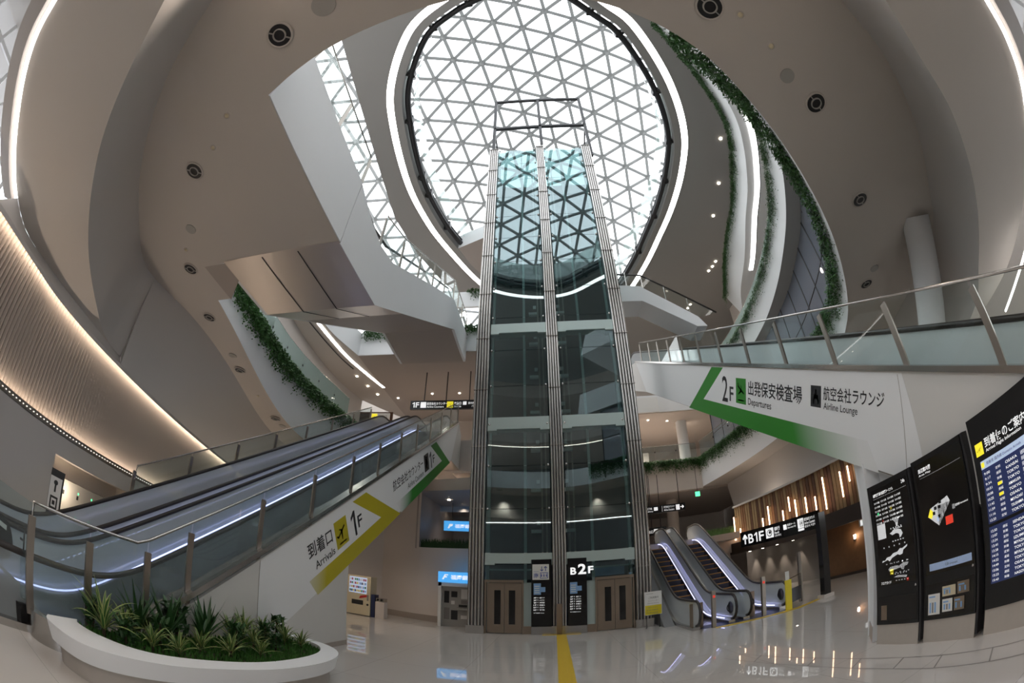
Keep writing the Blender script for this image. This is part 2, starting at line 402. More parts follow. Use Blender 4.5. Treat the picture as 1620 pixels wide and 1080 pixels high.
# ribbed panels
RTd = resamp(RT, 420); mb = MB(); top = []; bot = []
for i, p in enumerate(offs(RTd, .0)):
    t = (RTd[min(i+1,419)]-RTd[max(i-1,0)]).normalized(); nrm = V(t.y, -t.x, 0)
    d = .0 if (i % 2) else .07
    top.append(V(p.x,p.y,5.5) + nrm*d); bot.append(V(p.x,p.y,3.02) + nrm*d)
mb.strip(top, bot, smooth=False); struct('wall_ribbed', mb, M['ribbed_panel'])
mb = MB(); a = [p + V(.20,-.09,.09) for p in RT]; mb.strip(a, [p + V(.13,-.06,.09) for p in RT])
tag(mb.build('cove_light', M['led_wash']), 'warm cove light along the top edge of the ribbed wall', 'light strip')
led_low = [V(p.x,p.y,3.02) + V(.16,-.07,0) for p in RT]
mb = MB(); mb.strip(up(led_low,.015), [p + V(.06,-.03,.015) for p in led_low])
tag(mb.build('cove_light', M['led_wash']), 'warm cove light along the lower ledge of the ribbed wall', 'light strip')
# ledge with a perforated edge profile
LW = [p + V(.30,-.14,0) for p in RT]
mb = MB(); mb.strip(setz(RT, 3.0), setz(LW, 3.0)); mb.strip(setz(LW,3.0), setz(LW,2.9)); mb.strip(setz(LW,3.06), setz([p+V(.02,-.01,0) for p in LW],2.92)); struct('trim_3', mb, M['post_metal'])
mb = MB()
for p in resamp(LW, 190):
    mb.box((p.x+.018,p.y-.02,2.98),(p.x+.032,p.y+.012,3.0))
tag(mb.build('perforated_edge_light', M['led_dots']), 'row of tiny lit dots along the ledge below the ribbed wall', 'light strip', kind='stuff')
# lower wall with a niche for the lockers
lw = setz(LW, 2.9); n1 = [p for p in lw if p.y <= 4.2]; n2 = [p for p in lw if 4.2 <= p.y <= 8.2]; n3 = [p for p in lw if p.y >= 8.2]
e1 = n1[-1].lerp(n2[0], .9)
mb = MB(); mb.strip(n1+[n2[0]], setz(n1+[n2[0]], 0)); mb.strip(n2+[n3[0]], setz(n2+[n3[0]], 2.45)); mb.strip(n3, setz(n3, 0)); struct('wall_left_lower', mb, M['wall_grey'])
P0 = setz([n2[0]],0)[0]; P1 = setz([n3[0]],0)[0]; nn = V(-(P1-P0).y, (P1-P0).x, 0).normalized()*1.1; h = V(0,0,2.45)
mb = MB(); mb.add([P0,P0+nn,P0+nn+h,P0+h],[(0,1,2,3)]); mb.add([P1,P1+nn,P1+nn+h,P1+h],[(0,1,2,3)]); mb.add([P0+nn,P1+nn,P1+nn+h,P0+nn+h],[(0,1,2,3)]); mb.add([P0+h,P1+h,P1+nn+h,P0+nn+h],[(0,1,2,3)])
struct('wall_niche', mb, M['wall_beige'])
niche = (P0, P1, nn)

# ---- fascia of the first gallery, ledge, and the gallery floors
IF_right = I_front[:]                      # from (-4.36,2.12) round to the right far end
mb = MB(); T = setz(IF_right, 9.7); T2 = offs(T, -.55)
mb.strip(IF_right[18:], T[18:]); mb.strip(T[18:], T2[18:]); struct('wall_gallery_right', mb, M['white_paint'])
mb = MB(); T = setz(IF_right[:19], 9.7); mb.strip(IF_right[:19], T); mb.strip(T, offs(T,-.55)); struct('wall_gallery_front', mb, M['white_paint'])
mb = MB(); T = setz(I_left, 9.7); mb.strip(I_left, T); mb.strip(T, offs(T, -.55)); mb.strip([I_left[-1],V(-8.75,7.4,8.5)],[V(-9.3,7.39,9.7),V(-8.75,7.4,9.7)]); struct('wall_gallery_left', mb, M['white_paint'])
mb = MB(); mb.add([(-8.75,7.43,8.49),(-8.72,5.95,8.49),(-7.28,6.0,8.49),(-7.78,6.6,8.49)],[(0,1,2,3)]); mb.add([(-8.72,5.97,8.5),(-4.36,5.97,8.5),(-4.36,5.97,8.8),(-8.72,5.97,8.8)],[(0,1,2,3)]); struct('wall_notch', mb, M['shaded_soffit'])
# gallery floor (above the first ceiling)
mb = MB(); lp = setz(I_all, 9.65) + setz(O_all[::-1], 9.65); mb.add(lp, [tuple(range(len(lp)))]); mb.box((-18,-13,9.4),(18,-1.8,9.65)); struct('floor_gallery', mb, M['wall_grey'])
# white side of the landing by the upper escalator
mb = MB().box((-4.55,2.15,8.53),(-4.355,5.97,10.62)); struct('wall_landing', mb, M['white_paint'])

# far front of the gallery and rooms behind it
mb = MB(); mb.box((3.6,29.5,7.55),(10.7,29.9,9.7)); mb.box((10.7,29.5,7.7),(12.5,29.9,9.7)); struct('wall_gallery_far', mb, M['wall_beige'])
mb = MB(); mb.box((-18,29.9,7.5),(18,45,7.9)); mb.box((-3.2,19,7.4),(3.5,29.9,7.9)); struct('ceiling_far', mb, M['shaded_soffit'])
# second gallery: curved white fascias right, soffit under it, glass wall of the first gallery
Bb = cr([(2.0,1.2,13.8),(4.6,3.4,13.8),(6.2,4.8,13.8),(7.76,6.36,13.8),(8.63,7.62,13.8),(9.62,9.63,13.8),(10.42,11.72,13.8),(11.41,15.11,13.8),(12.03,18.46,13.8),(12.2,22,13.8),(12.0,26,13.8),(11.4,30,13.8)], 8)
Bt = cr([(2.2,1.9,15.25),(5.0,4.2,15.25),(6.7,5.75,15.25),(8.2,7.2,15.25),(9.1,8.85,15.25),(9.9,10.6,15.25),(10.5,12.4,15.25),(11.25,15.6,15.25),(11.7,18.8,15.25),(11.85,22,15.25),(11.7,26,15.25),(11.2,30,15.25)], 8)
mb = MB(); mb.strip(Bb, Bt); mb.strip(Bt, offs(Bt,-.6)); struct('wall_second_right', mb, M['white_paint'])
Gw = cr([(3.6,2.1,13.8),(6.0,4.2,13.8),(7.9,6.0,13.8),(9.35,7.69,13.8),(10.32,9.55,13.8),(11.1,11.3,13.8),(12.17,14.96,13.8),(12.6,17.6,13.8),(12.9,21,13.8),(12.7,26,13.8),(12.3,30,13.8)], 8)
mb = MB(); mb.strip(resamp(Bb,90), resamp(offs(Gw,-.1),90)); struct('ceiling_first_right', mb, M['plate_grey'])
mb = MB(); g0 = resamp(Gw, 20)
mb.strip(Gw, setz(Gw, 9.65)); struct('window_3', mb, M['glass_blue'])
mb = MB()
for p in g0: mb.bar((p.x,p.y,9.65),(p.x,p.y,13.8),.06,.06)
mb.tube(setz(Gw,11.7), .03, 6); struct('window_3_frame', mb, M['dark_metal'])
# third level right
Cb = cr([(2.5,2.0,18.5),(4.8,4.1,18.5),(7.3,6.6,18.5),(9.27,9.15,18.5),(10.62,12.45,18.5),(11.31,15.1,18.5),(12.28,18.2,18.5),(13.19,21.6,18.5),(14.5,24.5,18.5)], 8)
Ct = cr([(2.9,2.6,19.9),(5.2,4.9,19.9),(7.6,7.5,19.9),(9.4,9.9,19.9),(10.45,12.9,19.9),(11.1,15.6,19.9),(11.45,18.0,19.9),(12.1,20.6,19.9),(13.2,24,19.9)], 8)
mb = MB(); mb.strip(resamp(Cb,70), resamp(Ct,70)); mb.strip(Ct, offs(Ct,-.6)); struct('wall_third_right', mb, M['white_paint'])
mb = MB(); mb.strip(Cb, offs(Cb,-1.6)); mb.strip(offs(Cb,-1.6), offs(setz(Cb,18.5),-5)); struct('ceiling_second_right', mb, M['white_paint'])
Lc = offs(up(Cb,-.03), -.45)[8:52]
mb = MB(); mb.strip(Lc, offs(Lc,-.26)); tag(mb.build('cove_light', M['led_white']), 'bright curved light slot under the third gallery on the right side', 'light strip')
mb = MB(); Lf = offs(up(Cb,-.04), -.75)[8:52]; mb.tube(Lf, .03, 6); struct('trim_4', mb, M['dark_metal'])
# rear walls of the galleries (right)
mb = MB(); q = offs(Gw,-4.5); mb.strip(setz(q,23.3), setz(q, 13.9)); struct('wall_right_upper', mb, M['wall_beige'])

# left galleries
BL = cr([(-9.0,7.6,13.8),(-9.7,8.8,13.8),(-10.6,11,13.8),(-11.15,14,13.8),(-11.3,17,13.8),(-10.73,19.8,13.8)], 8)
mb = MB(); mb.strip(BL, setz(BL,15.25)); mb.strip(setz(BL,15.25), offs(setz(BL,15.25),.6)); struct('wall_second_left', mb, M['white_paint'])
GL = cr([(-10.6,8.5,13.8),(-11.9,11.5,13.8),(-12.9,15,13.8),(-13.45,19.4,13.8),(-13.5,23.2,13.8),(-13.1,26,13.8)], 8)
mb = MB(); mb.strip(GL, setz(GL,9.6)); struct('wall_first_left', mb, M['wall_grey'])
mb = MB(); a = BL + [V(-10.73,30,13.8)]; lp = a + offs(GL,.0)[::-1]; mb.add(lp,[tuple(range(len(lp)))]); struct('ceiling_first_left', mb, M['soffit_paint'])
mb = MB(); ll = offs(up(cr([(-11.2,12.5,13.8),(-11.65,14.5,13.8),(-11.75,16.4,13.8),(-11.6,19.7,13.8),(-11.2,22,13.8),(-10.75,24.0,13.8)],8),-.03),0); mb.strip(ll, offs(ll,-.20))
tag(mb.build('cove_light', M['led_white']), 'curved light slot in the left gallery ceiling above the long escalators', 'light strip')
mb = MB(); mb.tube(offs(up(ll,-.02),.35)[8:30], .03, 6); struct('trim_5', mb, M['dark_metal'])
# second floor slab behind the tower, left
mb = MB(); mb.box((-10.73,19.8,13.78),(-3.3,44,13.95)); struct('ceiling_first_back', mb, M['shaded_soffit'])
mb = MB(); mb.box((-10.73,19.78,13.8),(-3.3,20.0,15.25)); struct('wall_second_back', mb, M['white_paint'])
mb = MB(); mb.box((-14,30,9.6),(3,30.3,13.8)); mb.box((-14.2,22.3,9.3),(-3.0,44,9.6)); struct('wall_first_back', mb, M['wall_beige'])
# second floor behind on the right, first floor interior right
mb = MB(); mb.box((3.5,30,13.8),(18,44,14.0)); struct('ceiling_first_far', mb, M['soffit_paint'])
mb = MB(); mb.box((3.5,29.95,13.8),(11.4,30.1,15.2)); struct('wall_second_far', mb, M['white_paint'])
mb = MB(); mb.box((3.0,41,7.9),(18,41.3,23.3)); mb.box((3,30,9.55),(18,44,9.7)); struct('wall_far_right', mb, M['wall_beige'])
struct('pillar_far', MB().lathe((10.6,32.5,9.6), [(.45,0),(.45,4.2)], 24), M['white_paint'])

# ceiling plate with the big round eye
eye = cr([(-8.16,15.4,23.3),(-8.0,11.5,23.3),(-7.45,8.6,23.3),(-5.83,5.57,23.3),(-4.0,4.14,23.3),(-2,3.3,23.3),(.2,3.0,23.3),(2.2,3.5,23.3),(4.0,4.85,23.3),(5.4,6.09,23.3),(7.48,9.34,23.3),(8.75,12.6,23.3),(9.05,15.5,23.3),(8.9,18.5,23.3),
     (8.45,21.3,23.3),(7.75,24.8,23.3),(6.58,28.3,23.3),(4.3,31.2,23.3),(1.2,31.6,23.3),(-2.2,29.6,23.3),(-5.0,26.0,23.3),(-6.99,21.35,23.3),(-7.8,18.4,23.3)], 8, True)
NE = len(eye)
outer = []
ob = [(-9.6,18.2),(-9.5,15.7),(-9.25,10),(-9.1,5),(-8.9,-13.7),(18.8,-13.7),(18.8,45),(-1.5,45),(-2.5,33),(-5.5,28.6),(-7.7,25.6),(-9.0,21.75)]
obr = resamp([V(a,b,23.3) for a,b in ob+ob[:1]], 900); ctr = V(.4,17,23.3)
for p in eye:
    d = (p-ctr).normalized(); outer.append(max(obr, key=lambda q: (q-ctr).normalized().dot(d)))
ei = offs(eye, .40, True); ei2 = offs(eye, .85, True)
mb = MB(); mb.strip(eye, outer, closed=True, smooth=False); struct('ceiling_plate', mb, M['plate_grey'])
mb = MB(); mb.strip(ei, ei2, closed=True); mb.strip(ei2, up(ei2,1.3), closed=True); mb.strip(up(outer,1.3) , up(ei2,1.3), closed=True, smooth=False); struct('ceiling_plate_lip', mb, M['plate_grey'])
mb = MB(); mb.strip(up(eye,.02), up(ei,.02), closed=True); tag(mb.build('ring_light', M['led_white']), 'huge white ring light around the round skylight opening', 'ring light')
rl = tag(empty('maintenance_rail', (0,17,23.6), 'black curved maintenance rail inside the round skylight opening', 'rail'))
mb = MB(); rc = up(offs(eye, 1.12, True), .35); mb.tube(rc, .17, 8, closed=True); mb.tube(up(rc,.34), .10, 8, closed=True); mb.build('track', M['dark_metal'], rl)
for i in range(0, NE, 9):
    a = up(ei2,.35)[i]; c = rc[i]; mb = MB(); mb.bar(a, c, .14, .3); mb.box((c.x-.18,c.y-.18,c.z-.12),(c.x+.18,c.y+.18,c.z+.38)); mb.build('bracket', M['black'], rl)
mb = MB(); uw = up(offs(eye,1.35,True), .9); mb.strip(uw, up(uw, 1.5), closed=True); struct('window_4', mb, M['glass_green'])
# white upper bridge behind the tower, inside the eye
mb = MB(); mb.add([(-5.9,21.6,23.24),(-3.2,20.4,23.24),(-3.2,25.6,23.24),(-4.5,25.0,23.24),(-5.3,23.4,23.24)],[(0,1,2,3,4)]); struct('ceiling_bridge', mb, M['shaded_soffit'])
mb = MB(); mb.add([(-5.9,21.6,23.24),(-3.2,20.4,23.24),(-3.2,20.4,24.5),(-5.9,21.6,24.5)],[(0,1,2,3)]); struct('wall_bridge', mb, M['white_paint'])

# grid-shell roof: triangulated bars over panes
def roof_z(x, y): return 37.5 - .0125*((x-.5)**2 + (.85*(y-15))**2)
a1 = R(-40); L = 2.35
e1_ = V(math.cos(a1), math.sin(a1), 0)*L; e2_ = V(math.cos(a1+R(60)), math.sin(a1+R(60)), 0)*L
def RP(i, j):
    p = e1_*i + e2_*j; x, y = p.x + .5, p.y + 15
    return V(x, y, roof_z(x, y)) if (x-.5)**2/26**2 + (y-13)**2/33**2 < 1 else None
mb = MB(); pan = MB(); nod = MB()
for i in range(-30, 31):
    for j in range(-30, 31):
        p = RP(i, j)
        if not p: continue
        for (di, dj) in ((1,0),(0,1),(-1,1)):
            q = RP(i+di, j+dj)
            if q:
                mb.bar(p, q, .27, .14)
        q, r_ = RP(i+1, j), RP(i, j+1)
        if q and r_: pan.add([p+V(0,0,.12), q+V(0,0,.12), r_+V(0,0,.12)], [(0,1,2)])
        q, r_ = RP(i+1, j-1), RP(i+1, j)
        if q and r_: pan.add([p+V(0,0,.12), q+V(0,0,.12), r_+V(0,0,.12)], [(0,1,2)])
        nod.lathe(p, [(0.001,-.14),(.21,-.14),(.21,.0)], 8)
struct('roof_grid', mb, M['grid_white']); struct('roof_nodes', nod, M['grid_white']); struct('roof_glazing', pan, M['glass_roof'])
# outer shell of the building
mb = MB(); mb.box((-19,3,0),(-18.7,46,24)); mb.box((18.7,3,0),(19,46,24)); mb.box((-19,-14,0),(-18.7,3,3.5)); mb.box((18.7,-14,0),(19,3,3.5)); mb.box((-19,45.7,0),(19,46,24)); struct('wall_outer', mb, M['wall_beige'])
struct('wall_rear', MB().box((-19,-14,0),(19,-13.7,42)), M['casing_grey'])  # unseen rear wall, raised and darkened to dim the reflections in the lift glass
mb = MB(); mb.tube([(10.5,2.6,5.55),(11.4,3.7,5.5),(12.5,5.0,5.45)], .035, 6); tag(mb.build('cove_light', M['led_white']), 'short white light line at the edge of the right rim wall', 'light strip')
# near-side floors behind the camera (seen in the reflections)
mb = MB(); nb = cr([(-9.3,-1.0,13.8),(-6,-3.2,13.8),(-2,-4.4,13.8),(2,-4.2,13.8),(5,-2.6,13.8),(8,.5,13.8)],8); mb.strip(nb, setz(nb,15.2)); mb.strip(nb, [V(p.x,-13.7,13.8) for p in nb]); struct('ceiling_near', mb, M['shaded_soffit'])
mb = MB(); c2 = offs(up(nb,-.03),-1.2); mb.strip(c2, offs(c2,-.10)); tag(mb.build('cove_light', M['led_warm']), 'curved light slot in the gallery ceiling behind the viewer, mirrored in the lift glass', 'light strip')
mb = MB(); c2 = cr([(-9,-1.5,18.5),(-5,-4.5,18.5),(0,-5.6,18.5),(5,-3.6,18.5),(8,0,18.5)],8); mb.strip(c2, offs(c2,-7)); mb.strip(c2, setz(c2,19.9)); struct('ceiling_near_upper', mb, M['shaded_soffit'])

# leaning round column behind the right escalator, wall under it
mb = MB(); mb.tube([(10.1,5.2,8.6),(12.3,11.6,0)], .48, 24); struct('column_right', mb, M['white_paint'])
# lower right: soffit under the gallery and rear walls
mb = MB(); O_r = O_all[iR-2:]; mb.strip(O_r, [V(p.x+1.2,p.y,2.0) for p in O_r]); struct('wall_right', mb, M['wall_grey'])

# lower far side: wall behind vending machine and cash machine with an opening onto the mezzanine
wl = [V(-11.5,17.3,0), V(-7.75,19.4,0), V(-5.76,18.55,0), V(-3.2,17.75,0), V(-2.6,18.1,0)]
mb = MB()
def wallseg(p, q, z0, z1): mb.add([(p.x,p.y,z0),(q.x,q.y,z0),(q.x,q.y,z1),(p.x,p.y,z1)],[(0,1,2,3)])
wallseg(wl[0],wl[1],0,6.2); wallseg(wl[1],wl[2],0,6.2); wallseg(wl[2],wl[3],0,3.35); wallseg(wl[2],wl[3],5.9,6.45); wallseg(wl[3],wl[4],0,6.45)
struct('wall_back_left', mb, M['wall_beige'])
mb = MB(); mb.add([(-5.76,18.55,3.35),(-3.2,17.75,3.35),(-3.2,26,3.35),(-5.76,26,3.35)],[(0,1,2,3)]); mb.add([(-7.5,18.7,5.9),(-3.2,17.75,5.9),(-3.2,27,5.9),(-7.5,27,5.9)],[(0,1,2,3)]); mb.box((-7.5,25.5,3.3),(-3,26,5.9)); mb.box((-5.95,18.6,3.3),(-5.85,26,5.9))
struct('wall_mezzanine', mb, M['shaded_soffit'])
mb = MB()
for a_, b_ in zip(wl, wl[1:]):
    n_ = V((b_-a_).y, -(b_-a_).x, 0).normalized()*.02
    mb.prism([a_, b_, b_+n_, a_+n_], (0,0,.28))
struct('baseboard_back', mb, M['baseboard_stone'])
# first-floor slab over the left escalator head
mb = MB(); mb.box((-14,17.3,7.28),(-9.4,30,7.4)); mb.box((-4.85,20.4,7.28),(-3.2,30,7.4)); struct('ceiling_mezzanine_left', mb, M['soffit_paint'])
mb = MB(); fr = cr([(-9.3,22.2,0),(-4.9,22.2,0),(-3.6,21.5,0),(-3.2,20.3,0)],6); mb.strip(setz(fr,5.6), setz(fr,9.6)); struct('wall_gallery_back', mb, M['wall_grey'])
# lower right back: mezzanine slab and ceiling over the small escalators
mb = MB(); mb.box((3.2,21.5,3.1),(9.6,44,3.45)); struct('floor_mezzanine', mb, M['wall_beige'])
mb = MB(); mb.box((2.0,44,0),(12,44.3,8)); mb.box((3.0,20.5,0),(4.3,30,3.1)); mb.box((4.3,23.5,0),(9.8,23.8,3.1)); struct('wall_mezzanine_right', mb, M['wall_beige'])
struct('pillar_mezzanine', MB().lathe((9.2,33,3.4),[(.45,0),(.45,4.2)],24), M['wall_beige'])

# ================================================================== ESCALATORS
SL = .559; CS, SN = .873, .488
def esc_z(y, y0, y1, z0, k=.28):
    def sp(t): return k*math.log1p(math.exp(max(-40, min(40, t/k)))) if t < 40*k else t
    return z0 + SL*(sp(y-y0) - sp(y-y1))
def escalator(name, xa, xb, y0, y1, z0, label, group, lead=1.6, tail=1.6, led=None, steps=False, outer=False, hr=.95, skirt='stainless', panel='glass_guard', near_clear=False):
    """xa < xb: handrail centre lines; climbs along +y"""
    root = empty(name, ((xa+xb)/2, y0, z0), label, 'escalator', group)
    ys = [y0-lead + i*(y1+tail-y0+lead)/120 for i in range(121)]
    zl = [esc_z(y, y0, y1, z0) for y in ys]
    top = []; rc = .40
    for k in range(9):
        a = -math.pi/2 - k*math.pi/8; top.append((ys[0] + math.cos(a)*rc, zl[0] + hr - rc + math.sin(a)*rc))
    top += [(y, z+hr) for y, z in zip(ys, zl)]
    for k in range(9):
        a = math.pi/2 - k*math.pi/8; top.append((ys[-1] + math.cos(a)*rc, zl[-1] + hr - rc + math.sin(a)*rc))
    for x, sd in ((xa, -1), (xb, 1)):
        MB().tube([(x, y, z) for y, z in top], .045, 8).build('handrail', M['rubber'], root)
        g = MB(); n = len(top)
        low = [(max(ys[0], min(ys[-1], y)), 0) for y, z in top]
        lowz = [zl[0]+.1 if i < 9 else (zl[-1]+.1 if i >= n-9 else zl[i-9]+.1) for i in range(n)]
        tp = [V(x, y, z-.03 if 8 < i < n-9 else z) for i, (y, z) in enumerate(top)]
        g.strip(tp, [V(x, min(max(p[0], top[0][0]-rc*.9), top[-1][0]+rc*.9) if False else low[i][0], lowz[i]) for i, p in enumerate(top)], smooth=False)
        g.build('balustrade_panel', M['glass_semi' if (near_clear and sd == 1) else panel], root)
        sk = MB(); a = [V(x-.11, y, z+.1) for y, z in zip(ys, zl)]; b_ = [V(x+.11, y, z+.1) for y, z in zip(ys, zl)]
        sk.strip(a, b_); sk.strip(a, up(a, -.42)); sk.strip(b_, up(b_, -.42)); sk.strip(up(a,-.42), up(b_,-.42))
        for q in (0, -1): sk.add([a[q], b_[q], b_[q]+V(0,0,-.42), a[q]+V(0,0,-.42)], [(0,1,2,3)])
        sk.build('skirt', M[skirt], root)
    yy = ys[4:-4]; xm = xb - .125 if led in ('right','dim') else xa + .125
    if led:
        MB().tube([(xm, y, esc_z(y, y0, y1, z0)+.17) for y in yy], .015 if led != 'dim' else .010, 6).build('light_strip', M['led_blue'], root)
    y = y0 - .4; rise = .2236; run = .4; n = int((y1-y0)/run) + 1
    if steps:
        for i in range(n):
            zb = z0 + i*rise; ya = y0 + i*run
            if zb > esc_z(y1+1, y0, y1, z0)-.05: break
            s_ = MB(); s_.box((xa+.12, ya, zb-.25), (xb-.12, ya+run, zb+rise*.0+.0)); s_.box((xa+.12, ya-.004, zb-.035), (xb-.12, ya+.03, zb+.002), 1)
            s_.build('step', [M['step_dark'], M['step_edge']], root)
        MB().box((xa+.12, y0-lead, z0-.3), (xb-.12, y0, z0+.005)).build('landing_plate', M['stainless'], root)
        MB().box((xa+.12, ya+run, zb-.3), (xb-.12, y1+tail, zb+.005)).build('landing_plate', M['stainless'], root)
    else:
        s_ = MB()
        for i in range(n):
            zb = z0 + i*rise; ya = y0 + i*run; s_.box((xa+.12, ya, zb-.25), (xb-.12, ya+run, zb))
        s_.box((xa+.12, y0-lead, z0-.2), (xb-.12, y0, z0+.004)); s_.box((xa+.12, y1, esc_z(y1+2,y0,y1,z0)-.3), (xb-.12, y1+tail, esc_z(y1+2,y0,y1,z0)))
        s_.build('step_band', M['step_dark'], root)
    return root
mat('step_dark', (.06,.058,.055), .45, .3); mat('step_edge', (.55,.25,.03), .5)
escalator('escalator', -7.0, -5.35, 3.5, 20.6, 0, 'long escalator rising on the left, nearer one, beside the glass guard with the Arrivals lettering', 'long escalators on the left', lead=3.0, led='left', panel='glass_frost', near_clear=True)
escalator('escalator', -8.95, -7.45, 3.5, 20.6, 0, 'long escalator rising on the left, farther one, next to the ribbed glowing wall', 'long escalators on the left', lead=3.0, led='dim', panel='glass_frost')
escalator('escalator', 5.45, 6.9, -2.3, 24.2, 0, 'long escalator on the right above the Departures banner, nearer one', 'long escalators on the right', panel='glass_frost')
escalator('escalator', 7.4, 8.9, -2.3, 24.2, 0, 'long escalator on the right behind the banner, farther one', 'long escalators on the right', panel='glass_guard')
sa = escalator('escalator', 4.1, 5.25, 15.0, 20.8, 0, 'short escalator up to the mezzanine, the one closer to the lift tower', 'short escalators to the mezzanine', led='right', steps=True, lead=2.3, panel='glass_frost')
sb = escalator('escalator', 5.75, 7.05, 15.0, 20.8, 0, 'short escalator up to the mezzanine, the one closer to the wooden canopy', 'short escalators to the mezzanine', led='right', steps=True, lead=2.3, panel='glass_frost')
for rt, xm in ((sa, 5.25), (sb, 7.05)):
    mb = MB(); mb.lathe((xm-.03, 12.75, .52), [(0.001,-.004),(.2,-.004),(.2,.0)], 20, axis=V(-1,0,0)); mb.lathe((xm+.0, 12.7, .52), [(.13,-.035),(.16,-.035)], 20, axis=V(0,-1,0)); mb.build('round_emblem', M['dark_metal'], rt)
mb = MB(); mb.prism([(3.6,14.6,0),(3.6,20.4,0),(3.6,20.4,3.2),(3.6,20.2,3.2)], (.36,0,0)); tag(mb.build('escalator_side_casing', M['casing_grey']), 'plain grey sloping casing between the lift tower and the short escalator', 'casing')

ed = bpy.data.objects['escalator.001']
mb = MB()
for k in range(150):
    y = 1.2 + k*.125; z = max(.35, -1.25 + SL*y)
    mb.bar((-7.2,y,z),(-7.2,y+.07,z+.07*(SL if -1.25+SL*y > .35 else 0)),.014,.014)
tag(mb.build('light_strip', M['led_blue'], ed), kind='stuff')
# ---- cladding with the printed banners
def slope_pt(x, s, h): return V(x, s*CS - h*SN, s*SN + h*CS)
# left
cl = tag(empty('escalator_cladding', (-4.93,10,4), 'white sloping side cladding of the left escalators printed with Arrivals and Airline Counters', 'cladding'))
def zc(y): return -1.68 + SL*y
mb = MB(); prof = [(3.0,0),(3.2,.12),(21.55,zc(21.55)),(22.2,9.9),(22.2,7.9),(20.2,zc(20.2)-1.72),(10.0,zc(10)-1.72),(10.0,0)]
mb.prism([(-4.9,y,z) for y,z in prof], (-.14,0,0)); mb.build('side_panel', M['cladding_paint'], cl)
mb = MB(); mb.prism([(-4.85,2.95,-.02+.12),(-4.85,21.55,zc(21.55)+.01),(-4.85,21.55,zc(21.55)+.10),(-4.85,2.95,.21)], (-.25,0,0)); mb.build('cap_strip', M['stainless'], cl)
mb = MB(); mb.add([(-4.9,10,zc(10)-1.72),(-4.9,20.2,zc(20.2)-1.72),(-9.3,20.2,zc(20.2)-1.72),(-9.3,10,zc(10)-1.72)],[(0,1,2,3)]); mb.add([(-4.9,20.2,zc(20.2)-1.72),(-4.9,22.2,7.9),(-9.3,22.2,7.9),(-9.3,20.2,zc(20.2)-1.72)],[(0,1,2,3)]); mb.add([(-5.0,10,0),(-9.3,10,0),(-9.3,10,zc(10)-1.7),(-5.0,10,zc(10)-1.7)],[(0,1,2,3)]); mb.build('underside', M['soffit_paint'], cl)
mb = MB(); mb.box((-4.885,3.2,0),(-4.9,10.01,.13)); mb.box((-9.3,10.0,0),(-4.885,10.02,.13)); mb.build('plinth', M['baseboard_stone'], cl)
mb = MB()
for y in (6.38,): mb.box((-4.899,y-.004,.1),(-4.894,y+.004,zc(y)))
mb.build('seam', M['post_metal'], cl)
LP = Plane((-4.9,0,0), (0,CS,SN), (0,-SN,CS))
yel = M['sign_yellow']
mb = MB(); mb.prism([(-4.897,y,z) for y,z in ((6.38,zc(6.38)-.02),(21.5,zc(21.5)-.02),(20.2,zc(20.2)-1.71),(10.0,zc(10)-1.71),(7.2,zc(7.2)-1.71),(6.38,zc(6.38)-1.6))], (-.002,0,0)); mb.build('vinyl_sheet', M['vinyl_white'], cl)
fy = fade_mat('printed_yellow_fade', (.50,.42,.012), 8.9, 7.7); fg = fade_mat('printed_green_fade', (.035,.24,.025), 14.6, 13.4)
mb = MB(); LP.poly(mb, [(10.5,-1.56),(11.38,-1.56),(13.82,-3.02),(12.2,-2.58)]); mb.build('yellow_chevron', yel, cl)
mb = MB(); LP.poly(mb, [(12.2,-2.58),(13.82,-3.02),(8.1,-3.02),(7.9,-2.58)]); mb.build('yellow_chevron', fy, cl)
gr = M['sign_green']
mb = MB(); LP.poly(mb, [(18.05,-1.56),(18.96,-1.56),(21.2,-3.02),(19.7,-2.58)]); mb.build('green_chevron', gr, cl)
mb = MB(); LP.poly(mb, [(19.7,-2.58),(21.2,-3.02),(13.9,-3.02),(13.6,-2.58)]); mb.build('green_chevron', fg, cl)
def letter(pl, par, *items):
    for t, x, y, h, w_, bo in items:
        mb = MB(); pl.text(mb, t, x, y, h, w_, bold=bo); mb.build('lettering', M['sign_black'], par)
letter(LP, cl, ('到着口', 8.08, -2.15, .36, 1.13, .012), ('Arrivals', 8.27, -2.46, .19, .96, .01), ('1', 10.26, -2.47, .68, .26, .004), ('F', 10.64, -2.33, .33, .27, .015),
    ('航空会社カウンター', 13.4, -2.16, .36, 3.4, .012), ('Airline Counters', 14.8, -2.47, .2, 1.98, .005), ('1', 17.72, -2.47, .68, .29, .004), ('F', 18.2, -2.33, .33, .3, .015))
mb = MB(); LP.rect(mb, 9.36, -2.44, 10.02, -1.75, 0); plane_icon(LP, mb, 9.4, -2.42, .6, 1); mb.v and None
mb.build('pictogram', [yel, M['sign_black']], cl)
mb = MB(); LP.rect(mb, 16.96, -2.43, 17.6, -1.74, 0); person_icon(LP, mb, 16.95, -2.38, .6, 1); person_icon(LP, mb, 17.2, -2.3, .36, 1); mb.build('pictogram', [M['sign_black'], M['vinyl_white']], cl)

